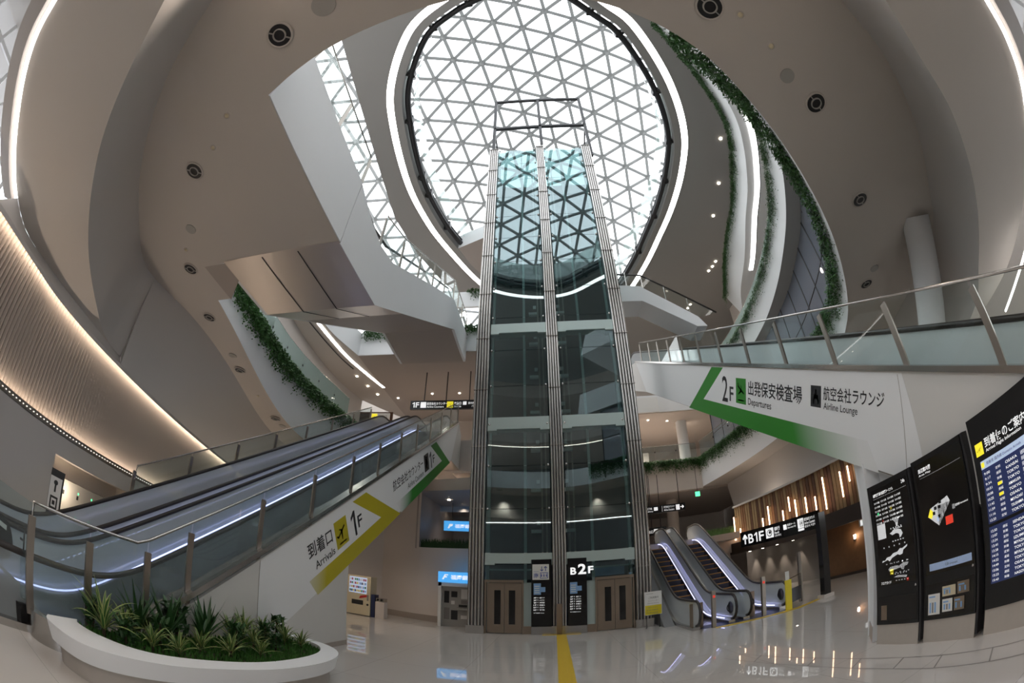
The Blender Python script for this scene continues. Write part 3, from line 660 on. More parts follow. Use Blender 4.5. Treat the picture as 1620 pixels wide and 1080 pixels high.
# right
rc_ = tag(empty('escalator_cladding', (5.03,8,6), 'white sloping side cladding of the right escalators printed with 2F Departures and Airline Lounge', 'cladding'))
def zr(y): return 1.58 + SL*y
mb = MB(); prof = [(-2.6,.1),(-2.6,zr(-2.6)),(21.8,zr(21.8)),(24.0,14.6),(24.0,13.0),(20.2,zr(20.2)-1.72),(.3,zr(.3)-1.72)]
mb.prism([(5.0,y,z) for y,z in prof], (.14,0,0)); mb.build('side_panel', M['cladding_paint'], rc_)
mb = MB(); mb.prism([(4.95,-2.6,zr(-2.6)),(4.95,21.8,zr(21.8)),(4.95,21.8,zr(21.8)+.09),(4.95,-2.6,zr(-2.6)+.09)], (.25,0,0)); mb.build('cap_strip', M['stainless'], rc_)
mb = MB(); mb.add([(5.0,.3,0),(5.0,20.2,zr(20.2)-1.72),(9.1,20.2,zr(20.2)-1.72),(9.1,.3,0)],[(0,1,2,3)]); mb.add([(5.0,20.2,zr(20.2)-1.72),(5,24,13.0),(9.1,24,13.0),(9.1,20.2,zr(20.2)-1.72)],[(0,1,2,3)]); mb.prism([(9.06,y,z) for y,z in prof],(.1,0,0)); mb.build('underside', M['soffit_paint'], rc_)
RP_ = Plane((5.0,0,0), (0,-CS,-SN), (0,-SN,CS))     # x runs towards the viewer: x = -s
mb = MB(); RP_.poly(mb, [(-4.9,-.17),(-4.9,.28),(-5.5,1.33),(-5.506,1.33)][:0] or [(-5.2,-.17),(-5.19,-.17),(-5.6,1.33),(-5.61,1.33)]); mb.build('seam', M['post_metal'], rc_)
mb = MB(); mb.prism([(4.997,y,z) for y,z in ((4.15,zr(4.15)-.03),(21.7,zr(21.7)-.03),(20.2,zr(20.2)-1.71),(4.2,zr(4.2)-1.71))], (.002,0,0)); mb.build('vinyl_sheet', M['vinyl_white'], rc_)
mb = MB(); RP_.poly(mb, [(-13.67,1.33),(-16.0,-.16),(-14.46,.28),(-12.74,1.33)]); mb.build('green_chevron', gr, rc_)
fr_ = fade_mat('printed_green_fade_right', (.035,.24,.025), 7.6, 5.6)
mb = MB(); RP_.poly(mb, [(-14.46,.28),(-16.0,-.16),(-5.9,-.16),(-6.3,.28)]); mb.build('green_chevron', fr_, rc_)
letter(RP_, rc_, ('2', -12.83, .37, .72, .42, .008), ('F', -12.28, .42, .40, .27, .015), ('出発保安検査場', -11.06, .67, .36, 2.6, .014), ('Departures', -11.07, .38, .22, 1.26, .008),
    ('航空会社ラウンジ', -7.68, .82, .25, 1.77, .012), ('Airline Lounge', -7.67, .62, .16, 1.06, .006))
mb = MB(); RP_.rect(mb, -11.84, .41, -11.2, 1.07, 0); plane_icon(RP_, mb, -11.8, .43, .57, 1, False); mb.build('pictogram', [gr, M['sign_black']], rc_)
mb = MB(); RP_.rect(mb, -8.13, .67, -7.76, 1.07, 0); RP_.poly(mb, [(-8.06,.72),(-8.02,.9),(-7.97,.9),(-7.97,1.0),(-7.92,1.0),(-7.92,.9),(-7.87,.9),(-7.83,.72),(-7.87,.72),(-7.9,.82),(-7.99,.82),(-8.02,.72)], 1); mb.build('pictogram', [M['sign_black'], M['vinyl_white']], rc_)

# ---- glass guards along the escalators
def guard(label, posts, rail, x, lean=.0, pane='glass_guard', ph=1.1, bend=None, group=None):
    g = tag(empty('glass_guardrail', (x, posts[0][1], posts[0][2])), label, 'guardrail', group)
    for (px, py, pz) in posts: mb = MB(); mb.bar((px,py,pz-.08), (px+lean,py,pz+ph), .035, .11, up=V(0,1,0)); mb.build('post', M['post_metal'], g)
    MB().tube(rail, .022, 8).build('top_rail', M['stainless'], g)
    hh = rail[0][2]-posts[0][2] if False else ph + .14
    for a, b in zip(posts, posts[1:]):
        a = V(*a); b = V(*b); d = (b-a)*.015; u_ = V(lean,0,hh)
        mb = MB(); mb.prism([a+d, b-d, b-d+u_, a+d+u_], (-.012 if x < 0 else .012,0,0)); mb.build('glass_pane', M[pane], g)
    return g
pl_ = [(-4.95, y, -1.66+SL*y) for y in (3.81,4.64,6.36,8.07,9.85,11.48,13.18,14.8,16.5,18.15,19.8,21.4)]
pl_ = [(-5.17,1.98,.36),(-4.95,2.8,.36)] + [(x,y,max(z,.40)) for x,y,z in pl_]
guard('glass guard with brown posts along the left escalators, above the Arrivals cladding', pl_,
      [(-5.2,1.98,1.3),(-5.17,1.98,1.62),(-5.12,2.2,1.63),(-4.95,3.6,1.66),(-4.95,3.81,1.74),(-4.95,21.4,11.55)], -4.95)
guard('plain glass guard with short posts between the left escalators and the ribbed wall', [(-9.25, 6.3+1.9*i, -1.66+SL*(6.3+1.9*i)) for i in range(8)],
      [(-9.25,6.3,2.75),(-9.25,6.35,3.1),(-9.25,19.6,3.1+SL*13.25)], -9.25)
pr = [(5.02, y, 1.59+SL*y) for y in (-1.0,.65,2.35,4.0,5.65,7.25,8.88,10.49,12.1,13.74,15.37,16.9,18.5,20.3)]
guard('glass guard with leaning metal posts along the right escalators, above the Departures banner', pr,
      [(5.02,-1.0,2.80-.56),(5.02,20.3,2.80+SL*20.3)], 5.02, pane='glass_clear')
# low curved curb and glass end at the foot of the left escalators
mb = MB(); crv = cr([(-8.8,1.7,0),(-7.0,1.8,0),(-5.8,2.05,0),(-5.1,1.98,0),(-4.78,2.4,0),(-4.78,2.9,0),(-4.86,3.5,0)], 6); mb.strip(crv, setz(crv,.36)); mb.strip(setz(crv,.36), offs(setz(crv,.36), .14)); mb.strip(offs(crv,.14), offs(setz(crv,.36),.14)); tag(mb.build('curb', M['stainless']), 'low curved metal curb at the foot of the left escalators', 'curb')
ge = tag(empty('glass_screen', (-6.2,1.3,.36), 'glass screen with a round dark up-arrow mark and the floor letter seen from behind', 'glass screen'))
a = V(-5.17,1.98,.40); b_ = V(-7.2,1.0,.40); mb = MB(); mb.prism([a,b_,b_+V(0,0,1.2),a+V(0,0,1.2)], (0,.012,0)); mb.build('glass_pane', M['glass_guard'], ge)
EP = Plane(b_, a-b_, (0,0,1), lift=-.02)
mb = MB(); EP.disc(mb, 1.60, .55, .27, 0, n=32); EP.line(mb, 1.5,.4,1.5,.7,.06,1,.004); EP.line(mb,1.5,.7,1.72,.7,.06,1,.004); mb.build('round_mark', [M['sign_black'], M['vinyl_white']], ge)
# mirrored F, as the photo sees the back of the lettering
mb = MB(); EP.rect(mb, 2.09,.56,2.12,.84); EP.rect(mb, 1.99,.81,2.12,.84); EP.rect(mb, 2.02,.69,2.12,.72); mb.build('lettering', M['sign_black'], ge)
mb = MB(); mb.prism([(-5.27,1.86,0),(-6.7,1.17,0),(-6.82,1.42,0),(-5.39,2.11,0)],(0,0,.33)); mb.prism([(-5.35,1.87,.33),(-6.65,1.24,.33),(-6.75,1.42,.33),(-5.45,2.05,.33)],(0,0,.04)); tag(mb.build('floor_cabinet', M['black']), 'low black cabinet on the floor at the curb end, left edge of the hall', 'cabinet')

# ================================================================== UPPER ESCALATOR (first to second gallery), left of the tower
ue = tag(empty('upper_escalator', (-6.1,8,8.5), 'white escalator bridge climbing from the first to the second gallery, high on the left', 'escalator bridge'))
bt = [(6.0,8.5),(8.35,8.52),(16.8,13.25),(18.4,13.15),(19.75,13.15)]
tp = [(19.75,14.75),(17.9,14.72),(16.3,14.62),(13.4,13.05),(10.1,11.15),(8.9,10.45),(7.9,10.2),(7.0,10.3),(6.0,10.6)]
mb = MB(); mb.prism([(-4.36,y,z) for y,z in bt+tp], (-.12,0,0)); mb.prism([(-7.9,y,z) for y,z in bt+tp], (-.12,0,0)); mb.build('side_panel', M['white_paint'], ue)
mb = MB()
for (y0,z0),(y1,z1) in zip(bt[:1], bt[1:2]): mb.add([(-4.36,5.9,8.47),(-4.36,y1,z1),(-7.9,y1,z1),(-7.9,5.9,8.47)],[(0,1,2,3)])
mb.add([(-4.36,8.35,8.52),(-4.36,10.3,9.61),(-7.9,10.3,9.61),(-7.9,8.35,8.52)],[(0,1,2,3)]); mb.build('metal_underside', M['bright_metal_panel'], ue)
mb = MB()
for (y0,z0),(y1,z1) in (((10.3,9.61),(16.8,13.25)),((16.8,13.25),(19.75,13.15))): mb.add([(-4.36,y0,z0),(-4.36,y1,z1),(-7.9,y1,z1),(-7.9,y0,z0)],[(0,1,2,3)])
mb.build('underside', M['shaded_soffit'], ue)
mb = MB()
for x in (-5.5,-6.6): mb.prism([(x-.008,6.0,8.47),(x-.008,8.35,8.515),(x-.008,8.35,8.50),(x-.008,6.0,8.455)],(.016,0,0)); mb.prism([(x-.008,8.35,8.51),(x-.008,10.3,9.6),(x-.008,10.3,9.585),(x-.008,8.35,8.495)],(.016,0,0))
mb.build('panel_joint', M['dark_metal'], ue)
for x in (-4.75,-7.5):
    mb = MB(); mb.tube([(x,y,z+.75) for y,z in tp[::-1]], .045, 8); mb.build('handrail', M['rubber'], ue)
up_posts = [(-4.42,7.9,10.2),(-4.42,9.5,10.8),(-4.42,11.2,11.77),(-4.42,12.9,12.75),(-4.42,14.6,13.7),(-4.42,16.3,14.6),(-4.42,17.3,14.7),(-4.42,18.3,14.72),(-4.42,19.6,14.75)]
guard('glass guard with pale posts on top of the white escalator bridge', up_posts, [(-4.42,7.9,11.45),(-4.42,9.5,12.05),(-4.42,16.3,15.85),(-4.42,19.6,16.0)], -4.42, pane='glass_clear')
guard('frameless glass guard on the edge of the landing high on the left', [(-4.42,2.3,10.62),(-4.42,4.2,10.62),(-4.42,6.0,10.62)], [(-4.42,2.3,11.8),(-4.42,6.0,11.8)], -4.42, pane='glass_clear')

# escalator bridge right of the tower, second to third floor
ur = tag(empty('upper_escalator', (5.5,18,14), 'white escalator bridge coming down behind the tower on the right', 'escalator bridge'))
pb = [(3.4,16.9),(5.2,16.75),(8.2,14.6),(8.6,14.0),(8.0,14.0),(5.2,15.75),(3.4,15.75)]
mb = MB(); mb.prism([(x,18.6,z) for x,z in pb], (0,1.5,0)); mb.build('side_panel', M['white_paint'], ur)
mb = MB(); mb.tube([(3.4,18.7,17.75),(5.4,18.7,17.6),(9.4,18.7,14.9)], .05, 8); mb.build('handrail', M['rubber'], ur)
mb = MB(); mb.prism([(3.4,18.68,16.9),(5.2,18.68,16.75),(8.2,18.68,14.6),(9.4,18.68,14.85),(5.4,18.68,17.6),(3.4,18.68,17.75)], (0,.012,0)); mb.build('glass_pane', M['glass_clear'], ur)
for x, z in ((3.6,16.9),(4.5,16.85),(5.4,16.6),(6.6,15.75),(7.8,14.9)):
    MB().bar((x,18.66,z),(x,18.66,z+.95),.04,.04).build('post', M['stainless'], ur)

# glass guards of the galleries
def gal_guard(label, crv, h, npost=0, pane='glass_green'):
    g = tag(empty('glass_guardrail', crv[0]), label, 'guardrail')
    P = resamp(crv, npost)
    for a, b in zip(P, P[1:]):
        d = (b-a)*.006; mb = MB(); mb.prism([a+d, b-d, b-d+V(0,0,h), a+d+V(0,0,h)], V((b-a).y, -(b-a).x, 0).normalized()*.014); mb.build('glass_pane', M[pane], g)
    MB().tube(up(P, h), .02, 6).build('top_rail', M['stainless'], g)
    for p in P[1:-1]: MB().box((p.x-.035,p.y-.035,p.z+h*.62),(p.x+.035,p.y+.035,p.z+h*.62+.09)).build('clamp', M['dark_metal'], g)
    return g
gal_guard('pale green glass guard above the hanging plants of the left gallery', offs(setz(I_left,9.7),-.5)[::-1], 1.5, 9)
gal_guard('curved glass guard above the middle band of hanging plants on the right', offs(Bt[18:],-.5), 1.25, 14)
gal_guard('glass guard above the planted balcony edge, right of the tower', [V(4.2,29.7,9.75),V(10.6,29.7,9.75)], 1.3, 5, 'glass_guard')
gal_guard('glass guard above the planted gallery edge on the far right bend', [V(10.8,29.4,9.75),V(11.5,25,9.75),V(11.8,21,9.75)], 1.3, 5, 'glass_guard')

# ================================================================== LIFT TOWER
tw = tag(empty('lift_tower', (.2,17,0), 'tall glass lift tower with three fluted steel columns in the middle of the hall', 'lift tower'))
HT = 26.1; YF = 15.45
def column(x0, x1, h, yf=YF):
    w_ = x1-x0; n = 5; p = w_/n; m_ = MB()
    m_.box((x0+.02, yf+.08, .3), (x1-.02, yf+.45, h), 1)
    for i in range(n): m_.lathe((x0+p*(i+.5), yf+.05, .3), [(p*.40,0),(p*.40,h-.3)], 12)
    c = m_.build('column', [M['stainless'], M['casing_grey']], tw)
    b_ = MB(); b_.box((x0-.03,yf-.05,0),(x1+.03,yf+.48,.32)); b_.build('base', M['stainless'], c)
    z = 2.3
    while z < h:
        MB().box((x0-.003,yf-.02,z),(x1+.003,yf+.4,z+.018)).build('joint_ring', M['stainless'], c); z += 2.38
column(-3.0,-2.42,HT); column(-.06,.44,HT+.2); column(2.82,3.4,HT)
mb = MB(); mb.box((.08,15.36,0),(.26,15.42,1.15)); mb.build('pillar_post', M['stainless_warm'], tw)
# dark rear and sides of the shaft
mb = MB(); mb.box((-2.9,18.6,0),(3.3,18.8,25.8)); mb.build('rear_wall', M['shaft_dark'], tw)
for x in (-2.85, 3.22):
    mb = MB(); mb.box((x-.012,15.9,3.0),(x+.012,18.6,25.8)); mb.build('side_glass', M['glass_tower'], tw)
mb = MB(); mb.box((-2.9,15.6,25.75),(3.3,18.8,25.8)); mb.build('roof_glass', M['glass_tower'], tw)
# front glass, in rows
zrow = 3.05; row = 0
while zrow < 25.6:
    z1 = min(zrow + 1.64, 25.95)
    for (xa, xb) in ((-2.4,-.08),(.46,2.8)):
        mb = MB(); mb.box((xa+.01,15.55,zrow+.012),(xb-.01,15.57,z1-.012)); mb.build('glass_pane', M['glass_tower'], tw)
        for xs in (xa+.06, xb-.06):
            mb = MB(); mb.lathe((xs,15.53,z1),[(.001,-.04),(.045,-.03),(.045,.05)],10,axis=V(0,1,0)); mb.build('glass_fitting', M['stainless'], tw)
    zrow = z1; row += 1
# beams
for z0, z1 in ((2.66,3.04),(7.78,8.26),(12.1,12.55)):
    for (xa, xb) in ((-2.4,-.06),(.44,2.82)):
        mb = MB(); mb.box((xa,15.50,z0),(xb,15.95,z1)); mb.box((xa,15.49,z0-.06),(xa+.35,15.97,z0)); mb.box((xb-.35,15.49,z0-.06),(xb,15.97,z0)); mb.build('beam', M['pale_green'], tw)
# guide rails, edge mullions, rail brackets and counterweight ropes
for x in (-2.32,-1.0,1.38,2.72):
    mb = MB(); mb.box((x-.05,15.75,.1),(x+.05,15.9,25.6)); mb.build('mullion', M['pale_green'], tw)
for x in (-.42,-.25,.62,.82):
    mb = MB(); mb.box((x-.03,17.0,.1),(x+.03,17.1,25.6)); mb.build('guide_rail', M['post_metal'], tw)
z = 3.9
while z < 15:
    for x in (-.55,.55):
        mb = MB(); mb.box((x-.28 if x < 0 else x-.1,16.6,z),(x+.1 if x < 0 else x+.28,16.75,z+.13)); mb.box((x-.07,16.55,z+.3),(x+.07,16.6,z+.46)); mb.build('rail_bracket', M['paper'], tw)
    z += 1.64
# doorways
def lift_door(x0, x1):
    d = MB(); d.box((x0,15.72,.02),((x0+x1)/2-.008,15.8,1.93)); d.box(((x0+x1)/2+.008,15.72,.02),(x1,15.8,1.93)); d = d.build('lift_door', M['stainless_warm'], tw)
    for xc in (x0*.70+x1*.30, x0*.28+x1*.72):
        m_ = MB(); m_.box((xc-.11,15.70,.36),(xc+.11,15.725,1.66)); m_.build('door_window', M['black_gloss'], d)
    fr = MB(); fr.box((x0-.08,15.55,1.95),(x1+.06,15.85,2.05)); fr.box((x0-.08,15.6,0),(x0-.02,15.85,1.95)); fr.box((x1+.02,15.6,0),(x1+.07,15.85,1.95)); fr.build('door_frame', M['stainless_warm'], tw)
lift_door(-2.33,-1.12); lift_door(1.5,2.72)
for (xa, xb) in ((-1.08,-.78),(1.12,1.46)):
    mb = MB(); mb.box((xa,15.68,.3),(xb,15.78,1.95)); mb.build('jamb_panel', M['pale_green'], tw)
    mb = MB(); mb.box((xa,15.64,0),(xb,15.8,.3)); mb.build('jamb_base', M['stainless_warm'], tw)
for (xa, xb) in ((-2.4,-.78),(1.12,2.8)):
    mb = MB(); mb.box((xa,15.56,2.06),(xb,15.575,2.62)); mb.build('transom_glass', M['glass_tower'], tw)
    mb = MB(); mb.box((xa,15.60,2.4),(xb,15.66,2.46)); mb.build('transom_bar', M['pale_green'], tw)
# call boards beside the middle column
TP = Plane((0,15.47,0),(1,0,0),(0,0,1))
for (xa, xb) in ((-.78,-.08),(.46,1.12)):
    c = MB(); c.box((xa,15.48,.3),(xb,15.6,2.8)); c = c.build('call_board', M['black_gloss'], tw)
    m_ = MB(); m_.box((xa,15.44,0),(xb,15.62,.3)); m_.build('board_base', M['stainless'], c)
    m_ = MB(); x = xa + .08
    TP.rect(m_, x, 1.5, x+.25, 1.92, 0); TP.rect(m_, x+.25, 1.6, x+.40, 1.78, 0)
    for k in range(4): TP.rect(m_, x+.03, 1.56+.08*k, x+.20, 1.59+.08*k, 1, .004)
    m_.build('notice', [M['blue_paper'], M['paper']], c)
    m_ = MB()
    for k, t in enumerate(('4F','3F','2F','1F','B1F','B2F')):
        TP.text(m_, t, x, 1.36-.09*k, .05, .10); TP.rect(m_, x+.14, 1.37-.09*k, x+.15, 1.41-.09*k)
        TP.text(m_, ('展望デッキ','レストラン','出発保安検査場','到着口','カウンター','地下鉄')[k], x+.2, 1.36-.09*k, .05, .17)
    TP.text(m_, '地下鉄連絡口 Subway', x, .80, .035, .36); m_.build('floor_list', M['led_text'], c)
st = MB(); TP.rect(st, -.74, 2.05, -.17, 2.62, 0, .01); TP.text(st, '南', -.70, 2.12, .18, .17, mi=1, bold=.01, d=.014)
TP.rect(st, -.48,2.10,-.21,2.32,1,.013); TP.rect(st,-.46,2.12,-.23,2.30,0,.015)
for k in range(3): xk = -.43+.085*k; TP.disc(st, xk+.0, 2.265,.017,1,.018); TP.rect(st, xk-.02,2.16,xk+.02,2.24,1,.018)
TP.line(st,-.42,2.54,-.42,2.37,.025,1,.013); TP.line(st,-.47,2.43,-.42,2.37,.025,1,.014); TP.line(st,-.37,2.43,-.42,2.37,.025,1,.014)
TP.line(st,-.29,2.54,-.29,2.37,.025,1,.013); TP.line(st,-.34,2.48,-.29,2.54,.025,1,.014); TP.line(st,-.24,2.48,-.29,2.54,.025,1,.014)
TP.rect(st,-.70,2.345,-.52,2.355,1,.013)
st.build('lift_sign', [M['paper'], M['blue_ink']], tw)
lt = MB(); TP.text(lt,'B',.56,2.20,.26,.20,bold=.03,d=.03); TP.text(lt,'2',.82,2.20,.38,.28,bold=.03,d=.03); TP.text(lt,'F',1.17,2.22,.26,.18,bold=.03,d=.03); lt.build('floor_number', M['led_text'], tw)
mb = MB(); mb.box((1.4,15.9,2.1),(2.5,15.95,2.45)); mb.build('landing_picture', M['blue_paper'], tw)
# hoisting frame above the shaft
hf = MB()
fr = [(-2.55,26.0),(-2.83,33.5),(3.5,33.3),(3.35,26.0)]
for a, b in (((-2.75,15.6,25.0),(-2.83,15.6,33.4)),((3.42,15.6,25.0),(3.5,15.6,33.3)),((-2.83,15.6,33.4),(3.5,15.6,33.3)),((-2.8,15.6,29.0),(3.45,15.6,29.0)),((.35,15.6,26.2),(.35,15.6,33.35))): hf.bar(a, b, .2, .2, up=V(0,1,0))
for a, b in (((-2.8,15.6,29.0),(-2.8,18.7,29.0)),((3.45,15.6,29.0),(3.45,18.7,29.0)),((-2.8,18.7,25.0),(-2.8,18.7,29.0)),((3.45,18.7,25.0),(3.45,18.7,29.0))): hf.bar(a, b, .10, .10)
hf.build('hoist_frame', M['dark_metal'], tw)

# ================================================================== INFORMATION BOARDS AND THE WALL UNDER THE RIGHT ESCALATOR
mb = MB(); mb.prism([(5.2,y,z) for y,z in ((-3,0),(6.1,0),(6.1,zr(6.1)-1.70),(.3,zr(.3)-1.70),(-3,.1))], (.2,0,0)); mb.add([(4.88,5.6,0),(5.24,6.1,0),(5.24,6.1,zr(6.1)-1.70),(4.98,5.6,zr(5.6)-1.70)],[(0,1,2,3)]); mb.add([(4.88,5.6,0),(5.2,5.45,0),(5.2,5.45,zr(5.45)-1.7),(4.98,5.6,zr(5.6)-1.7)],[(0,1,2,3)]); struct('wall_right_support', mb, M['white_paint'])
mb = MB(); mb.prism([(4.87,5.59,0),(5.24,6.12,0),(5.24,6.0,0)], (0,0,.28)); mb.box((5.16,-3,0),(5.2,5.5,.28)); struct('baseboard_right', mb, M['baseboard_stone'])
def board(label, xf, ya, yb, top, xb=None):
    """black cabinet on a stone plinth; ya is the far (left) end, yb the near end"""
    xb = xf if xb is None else xb
    g = tag(empty('information_board', (xf+.1, (ya+yb)/2, 0), label, 'information board', 'black information boards'))
    q = [(xf,ya),(xb,yb),(xb+.17,yb),(xf+.17,ya)]
    mb = MB(); mb.prism([(x,y,.34) for x,y in q], (0,0,top-.34)); mb.build('cabinet', M['black'], g)
    mb = MB(); mb.prism([(x+.015,y,0) for x,y in q], (0,0,.34)); mb.build('plinth', M['plinth_stone'], g)
    mb = MB(); mb.prism([(xb+.0,yb-.02,.05),(xb+.17,yb-.02,.05),(xb+.17,yb-.06,.05),(xb+.0,yb-.06,.05)], (0,0,top-.05)); mb.build('end_plate', M['dark_metal'], g)
    return g, Plane((xf, ya, 0), (xb-xf, yb-ya, 0), (0,0,1))
g1, Q = board('black board with floor maps, farthest of the three beside the wall end', 4.82, 5.42, 4.43, 2.58)
mb = MB(); Q.rect(mb, .09,.98,.95,2.50, 0); mb.build('display', M['black_gloss'], g1)
m_ = MB(); Q.text(m_, '福岡空港 国内線旅客ターミナル', .13, 2.39, .05, .5, bold=.01); Q.rect(m_, .12,2.36,.93,2.365); Q.text(m_,'24h',.84,2.42,.05,.08)
for k in range(6):
    for c_ in range(4): Q.rect(m_, .13+.17*c_, 2.28-.065*k, .16+.17*c_, 2.31-.065*k); Q.text(m_, ('1F 到着','2F 出発','3F 店舗','4F 展望')[c_], .17+.17*c_, 2.28-.065*k, .03, .10)
for (x, y, w_, h_, pts) in ((.50,1.84,.20,.16,[(.05,.8),(.2,1),(.3,.75),(.45,.7),(.6,1),(.75,.8),(.95,.9),(.7,.4),(.6,0),(.45,.05),(.4,.4)]),
        (.42,1.66,.30,.15,[(0,.75),(.2,.85),(.3,1),(.7,.95),(.9,.8),(1,.4),(.85,.1),(.75,.05),(.72,.45),(.5,.6),(.2,.5)]),
        (.18,1.34,.62,.20,[(0,.05),(.03,.2),(.12,.18),(.2,.38),(.35,.42),(.45,.6),(.62,.65),(.72,.85),(.8,.8),(1,1),(.98,.85),(.84,.68),(.8,.4),(.7,.35),(.62,.45),(.4,.28),(.3,.05),(.22,.2)]),
        (.32,1.17,.48,.12,[(0,.5),(.1,.75),(.4,.8),(.55,.7),(.75,1),(1,.9),(.95,.6),(.8,.5),(.75,.1),(.66,.2),(.6,.45),(.3,.3),(.05,.2)]),
        (.44,1.04,.32,.08,[(0,.6),(.3,.9),(.6,.8),(1,.6),(.9,.2),(.6,.4),(.3,.5)])):
    Q.poly(m_, [(x+a*w_, y+b*h_) for a, b in pts])
    for k in range(5): Q.rect(m_, x+w_*(.1+.2*k), y+h_*1.12, x+w_*(.1+.2*k)+.02, y+h_*1.12+.02); Q.rect(m_, x+w_*(.15+.2*k), y-h_*.18, x+w_*(.15+.2*k)+.03, y-h_*.18+.015)
Q.rect(m_, .13,1.72,.33,1.95); Q.text(m_, 'フロアガイド', .13, 1.0, .045, .25); m_.build('floor_map', M['led_text'], g1)
m_ = MB(); Q.rect(m_, .18,2.10,.22,2.14,0); Q.rect(m_, .5,2.12,.54,2.16,1); Q.rect(m_, .36,1.14,.44,1.22,1); Q.rect(m_, .74,1.0,.79,1.05,2); Q.rect(m_, .28,1.98,.31,2.01,2); m_.build('map_marks', [M['green_lit'],M['yellow_lit'],M['red_lit']], g1)
m_ = MB(); Q.rect(m_, .06,.40,.96,.80,0); m_.build('lower_door', M['black_gloss'], g1); m_ = MB(); Q.rect(m_, .12,.42,.26,.66,0,.004); m_.build('leaflet_holder', M['stainless_warm'], g1)
m_ = MB(); m_.lathe((4.81,4.49,.92),[(.001,-.0),(.018,0),(.018,.03)],10,axis=V(1,0,0)); m_.build('lock', M['stainless'], g1)
g2, Q = board('black board with a kite-shaped area map and a brochure rack, middle of the three', 4.86, 4.35, 3.32, 2.62)
mb = MB(); Q.rect(mb, .06,1.0,1.02,2.55, 0); mb.build('display', M['black_gloss'], g2)
m_ = MB(); Q.text(m_, '周辺案内図', .13,2.42,.06,.26,bold=.01); Q.text(m_,'Area Map',.13,2.37,.035,.25); Q.rect(m_, .14,2.345,.98,2.35)
Q.poly(m_, [(.40,1.64),(.20,1.80),(.26,1.90),(.62,1.98),(.66,1.90)], 0); Q.text(m_,'国際線 International',.75,1.80,.03,.24); Q.rect(m_,.69,1.78,.74,1.84); m_.build('area_map', M['led_text'], g2)
m_ = MB(); Q.poly(m_, [(.20,1.80),(.26,1.90),(.32,1.84),(.27,1.76)],1,.004); Q.rect(m_, .54,1.61,.68,1.72,2,.004)
for x, y in ((.34,1.86),(.42,1.86),(.44,1.92),(.30,1.80),(.40,1.74)): Q.rect(m_, x,y,x+.05,y+.045,0,.005)
Q.rect(m_, .37,1.70,.41,1.76,3,.005); m_.build('map_marks', [M['black'],M['yellow_lit'],M['red_lit'],M['screen_pale']], g2)
m_ = MB(); Q.rect(m_, .14,1.05,.97,1.15,0); Q.text(m_,'言語 Language',.45,1.075,.04,.25,mi=1); m_.build('touch_bar', [M['screen_pale'],M['black']], g2)
m_ = MB(); Q.rect(m_, .06,.38,1.0,.86,0); m_.build('brochure_bay', M['black_gloss'], g2)
m_ = MB(); m_.lathe((4.85,3.37,.98),[(.001,-.0),(.018,0),(.018,.03)],10,axis=V(1,0,0)); m_.build('lock', M['stainless'], g2)
for k, (x, y, w_, h_, mm, nm) in enumerate(((.11,.42,.24,.30,'paper','white leaflet with a blue headline at the far end of the brochure bay'),(.40,.44,.20,.18,'paper','grey photo leaflet in the lower row of the brochure bay, beside the white leaflet'),(.63,.44,.20,.18,'stainless_warm','brown photo leaflet in the lower row of the brochure bay, near end'),(.40,.66,.26,.14,'beige_machine','cream leaflet in the upper row of the brochure bay'),(.70,.66,.22,.16,'stainless_warm','leaflet with a food photo in the upper row of the brochure bay, near end'))):
    m_ = MB(); Q.rect(m_, x,y,x+w_,y+h_,0,.012); Q.rect(m_, x+.02,y+h_-.05,x+w_*.6,y+h_-.03,1,.015)
    for j in range(3): Q.rect(m_, x+.03+.05*j,y+.03,x+.06+.05*j,y+h_*.6,2 if j%2 else 1,.015)
    tag(m_.build('brochure', [M[mm],M['blue_paper'],M['slate']]), nm, 'brochure', 'brochures in the black board')
g3, Q = board('black flight information board with rows of arrivals, nearest of the three', 4.90, 3.17, 1.40, 2.70, 4.98)
mb = MB(); Q.rect(mb, .10,2.06,1.75,2.16,0); mb.build('header_bar', M['screen_pale'], g3)
mb = MB(); Q.rect(mb, .10,1.40,1.75,2.06,0); Q.rect(mb, .10,.66,1.75,1.36,0); mb.build('screen', M['screen_blue'], g3)
m_ = MB(); Q.rect(m_, .06,2.23,.19,2.38,0); plane_icon(Q, m_, .07,2.235,.12,1); Q.rect(m_, .11,2.08,.16,2.14,0,.006); m_.build('pictogram', [M['yellow_lit'],M['black']], g3)
m_ = MB(); Q.text(m_, '到着便のご案内', .23,2.28,.12,.72,bold=.006); Q.text(m_,'Arrival Flight Information',.23,2.22,.05,.62,bold=.005)
Q.text(m_, '到着便 国内線 Domestic Arrivals', .2,2.09,.04,.6,mi=1,d=.006)
ct = ['OSAKA','KANSAI','TOKYO','TOKYO','AMAKUSA','TOKYO','OSAKA','MIYAZAKI','TSUSHIMA','TOKYO','SENDAI','TOKYO','TOKYO','IZUMO','MIYAZAKI','TOKYO','MIYAZAKI','TOKYO','OSAKA','TOKYO','NAGOYA','MIYAZAKI','TOKYO','OKINAWA','TOKYO']
for k in range(21):
    y = 1.985 - .0625*k if k < 10 else 1.29 - .0605*(k-10)
    Q.text(m_, '%d:%02d' % (9+k//3, (k*17) % 60), .13, y, .03, .10); Q.text(m_, ('定刻','遅延','到着')[k % 3], .33, y, .032, .08)
    Q.text(m_, ct[k], .50, y, .032, .20, bold=.006); Q.rect(m_, .76,y-.005,.86,y+.038); Q.text(m_, '%d' % (241+k*13), .89, y, .032, .10); Q.text(m_, ct[(k+7) % 25], 1.08, y, .032, .2); Q.rect(m_, 1.36,y-.005,1.46,y+.038)
m_.build('flight_list', [M['led_text'],M['black']], g3)
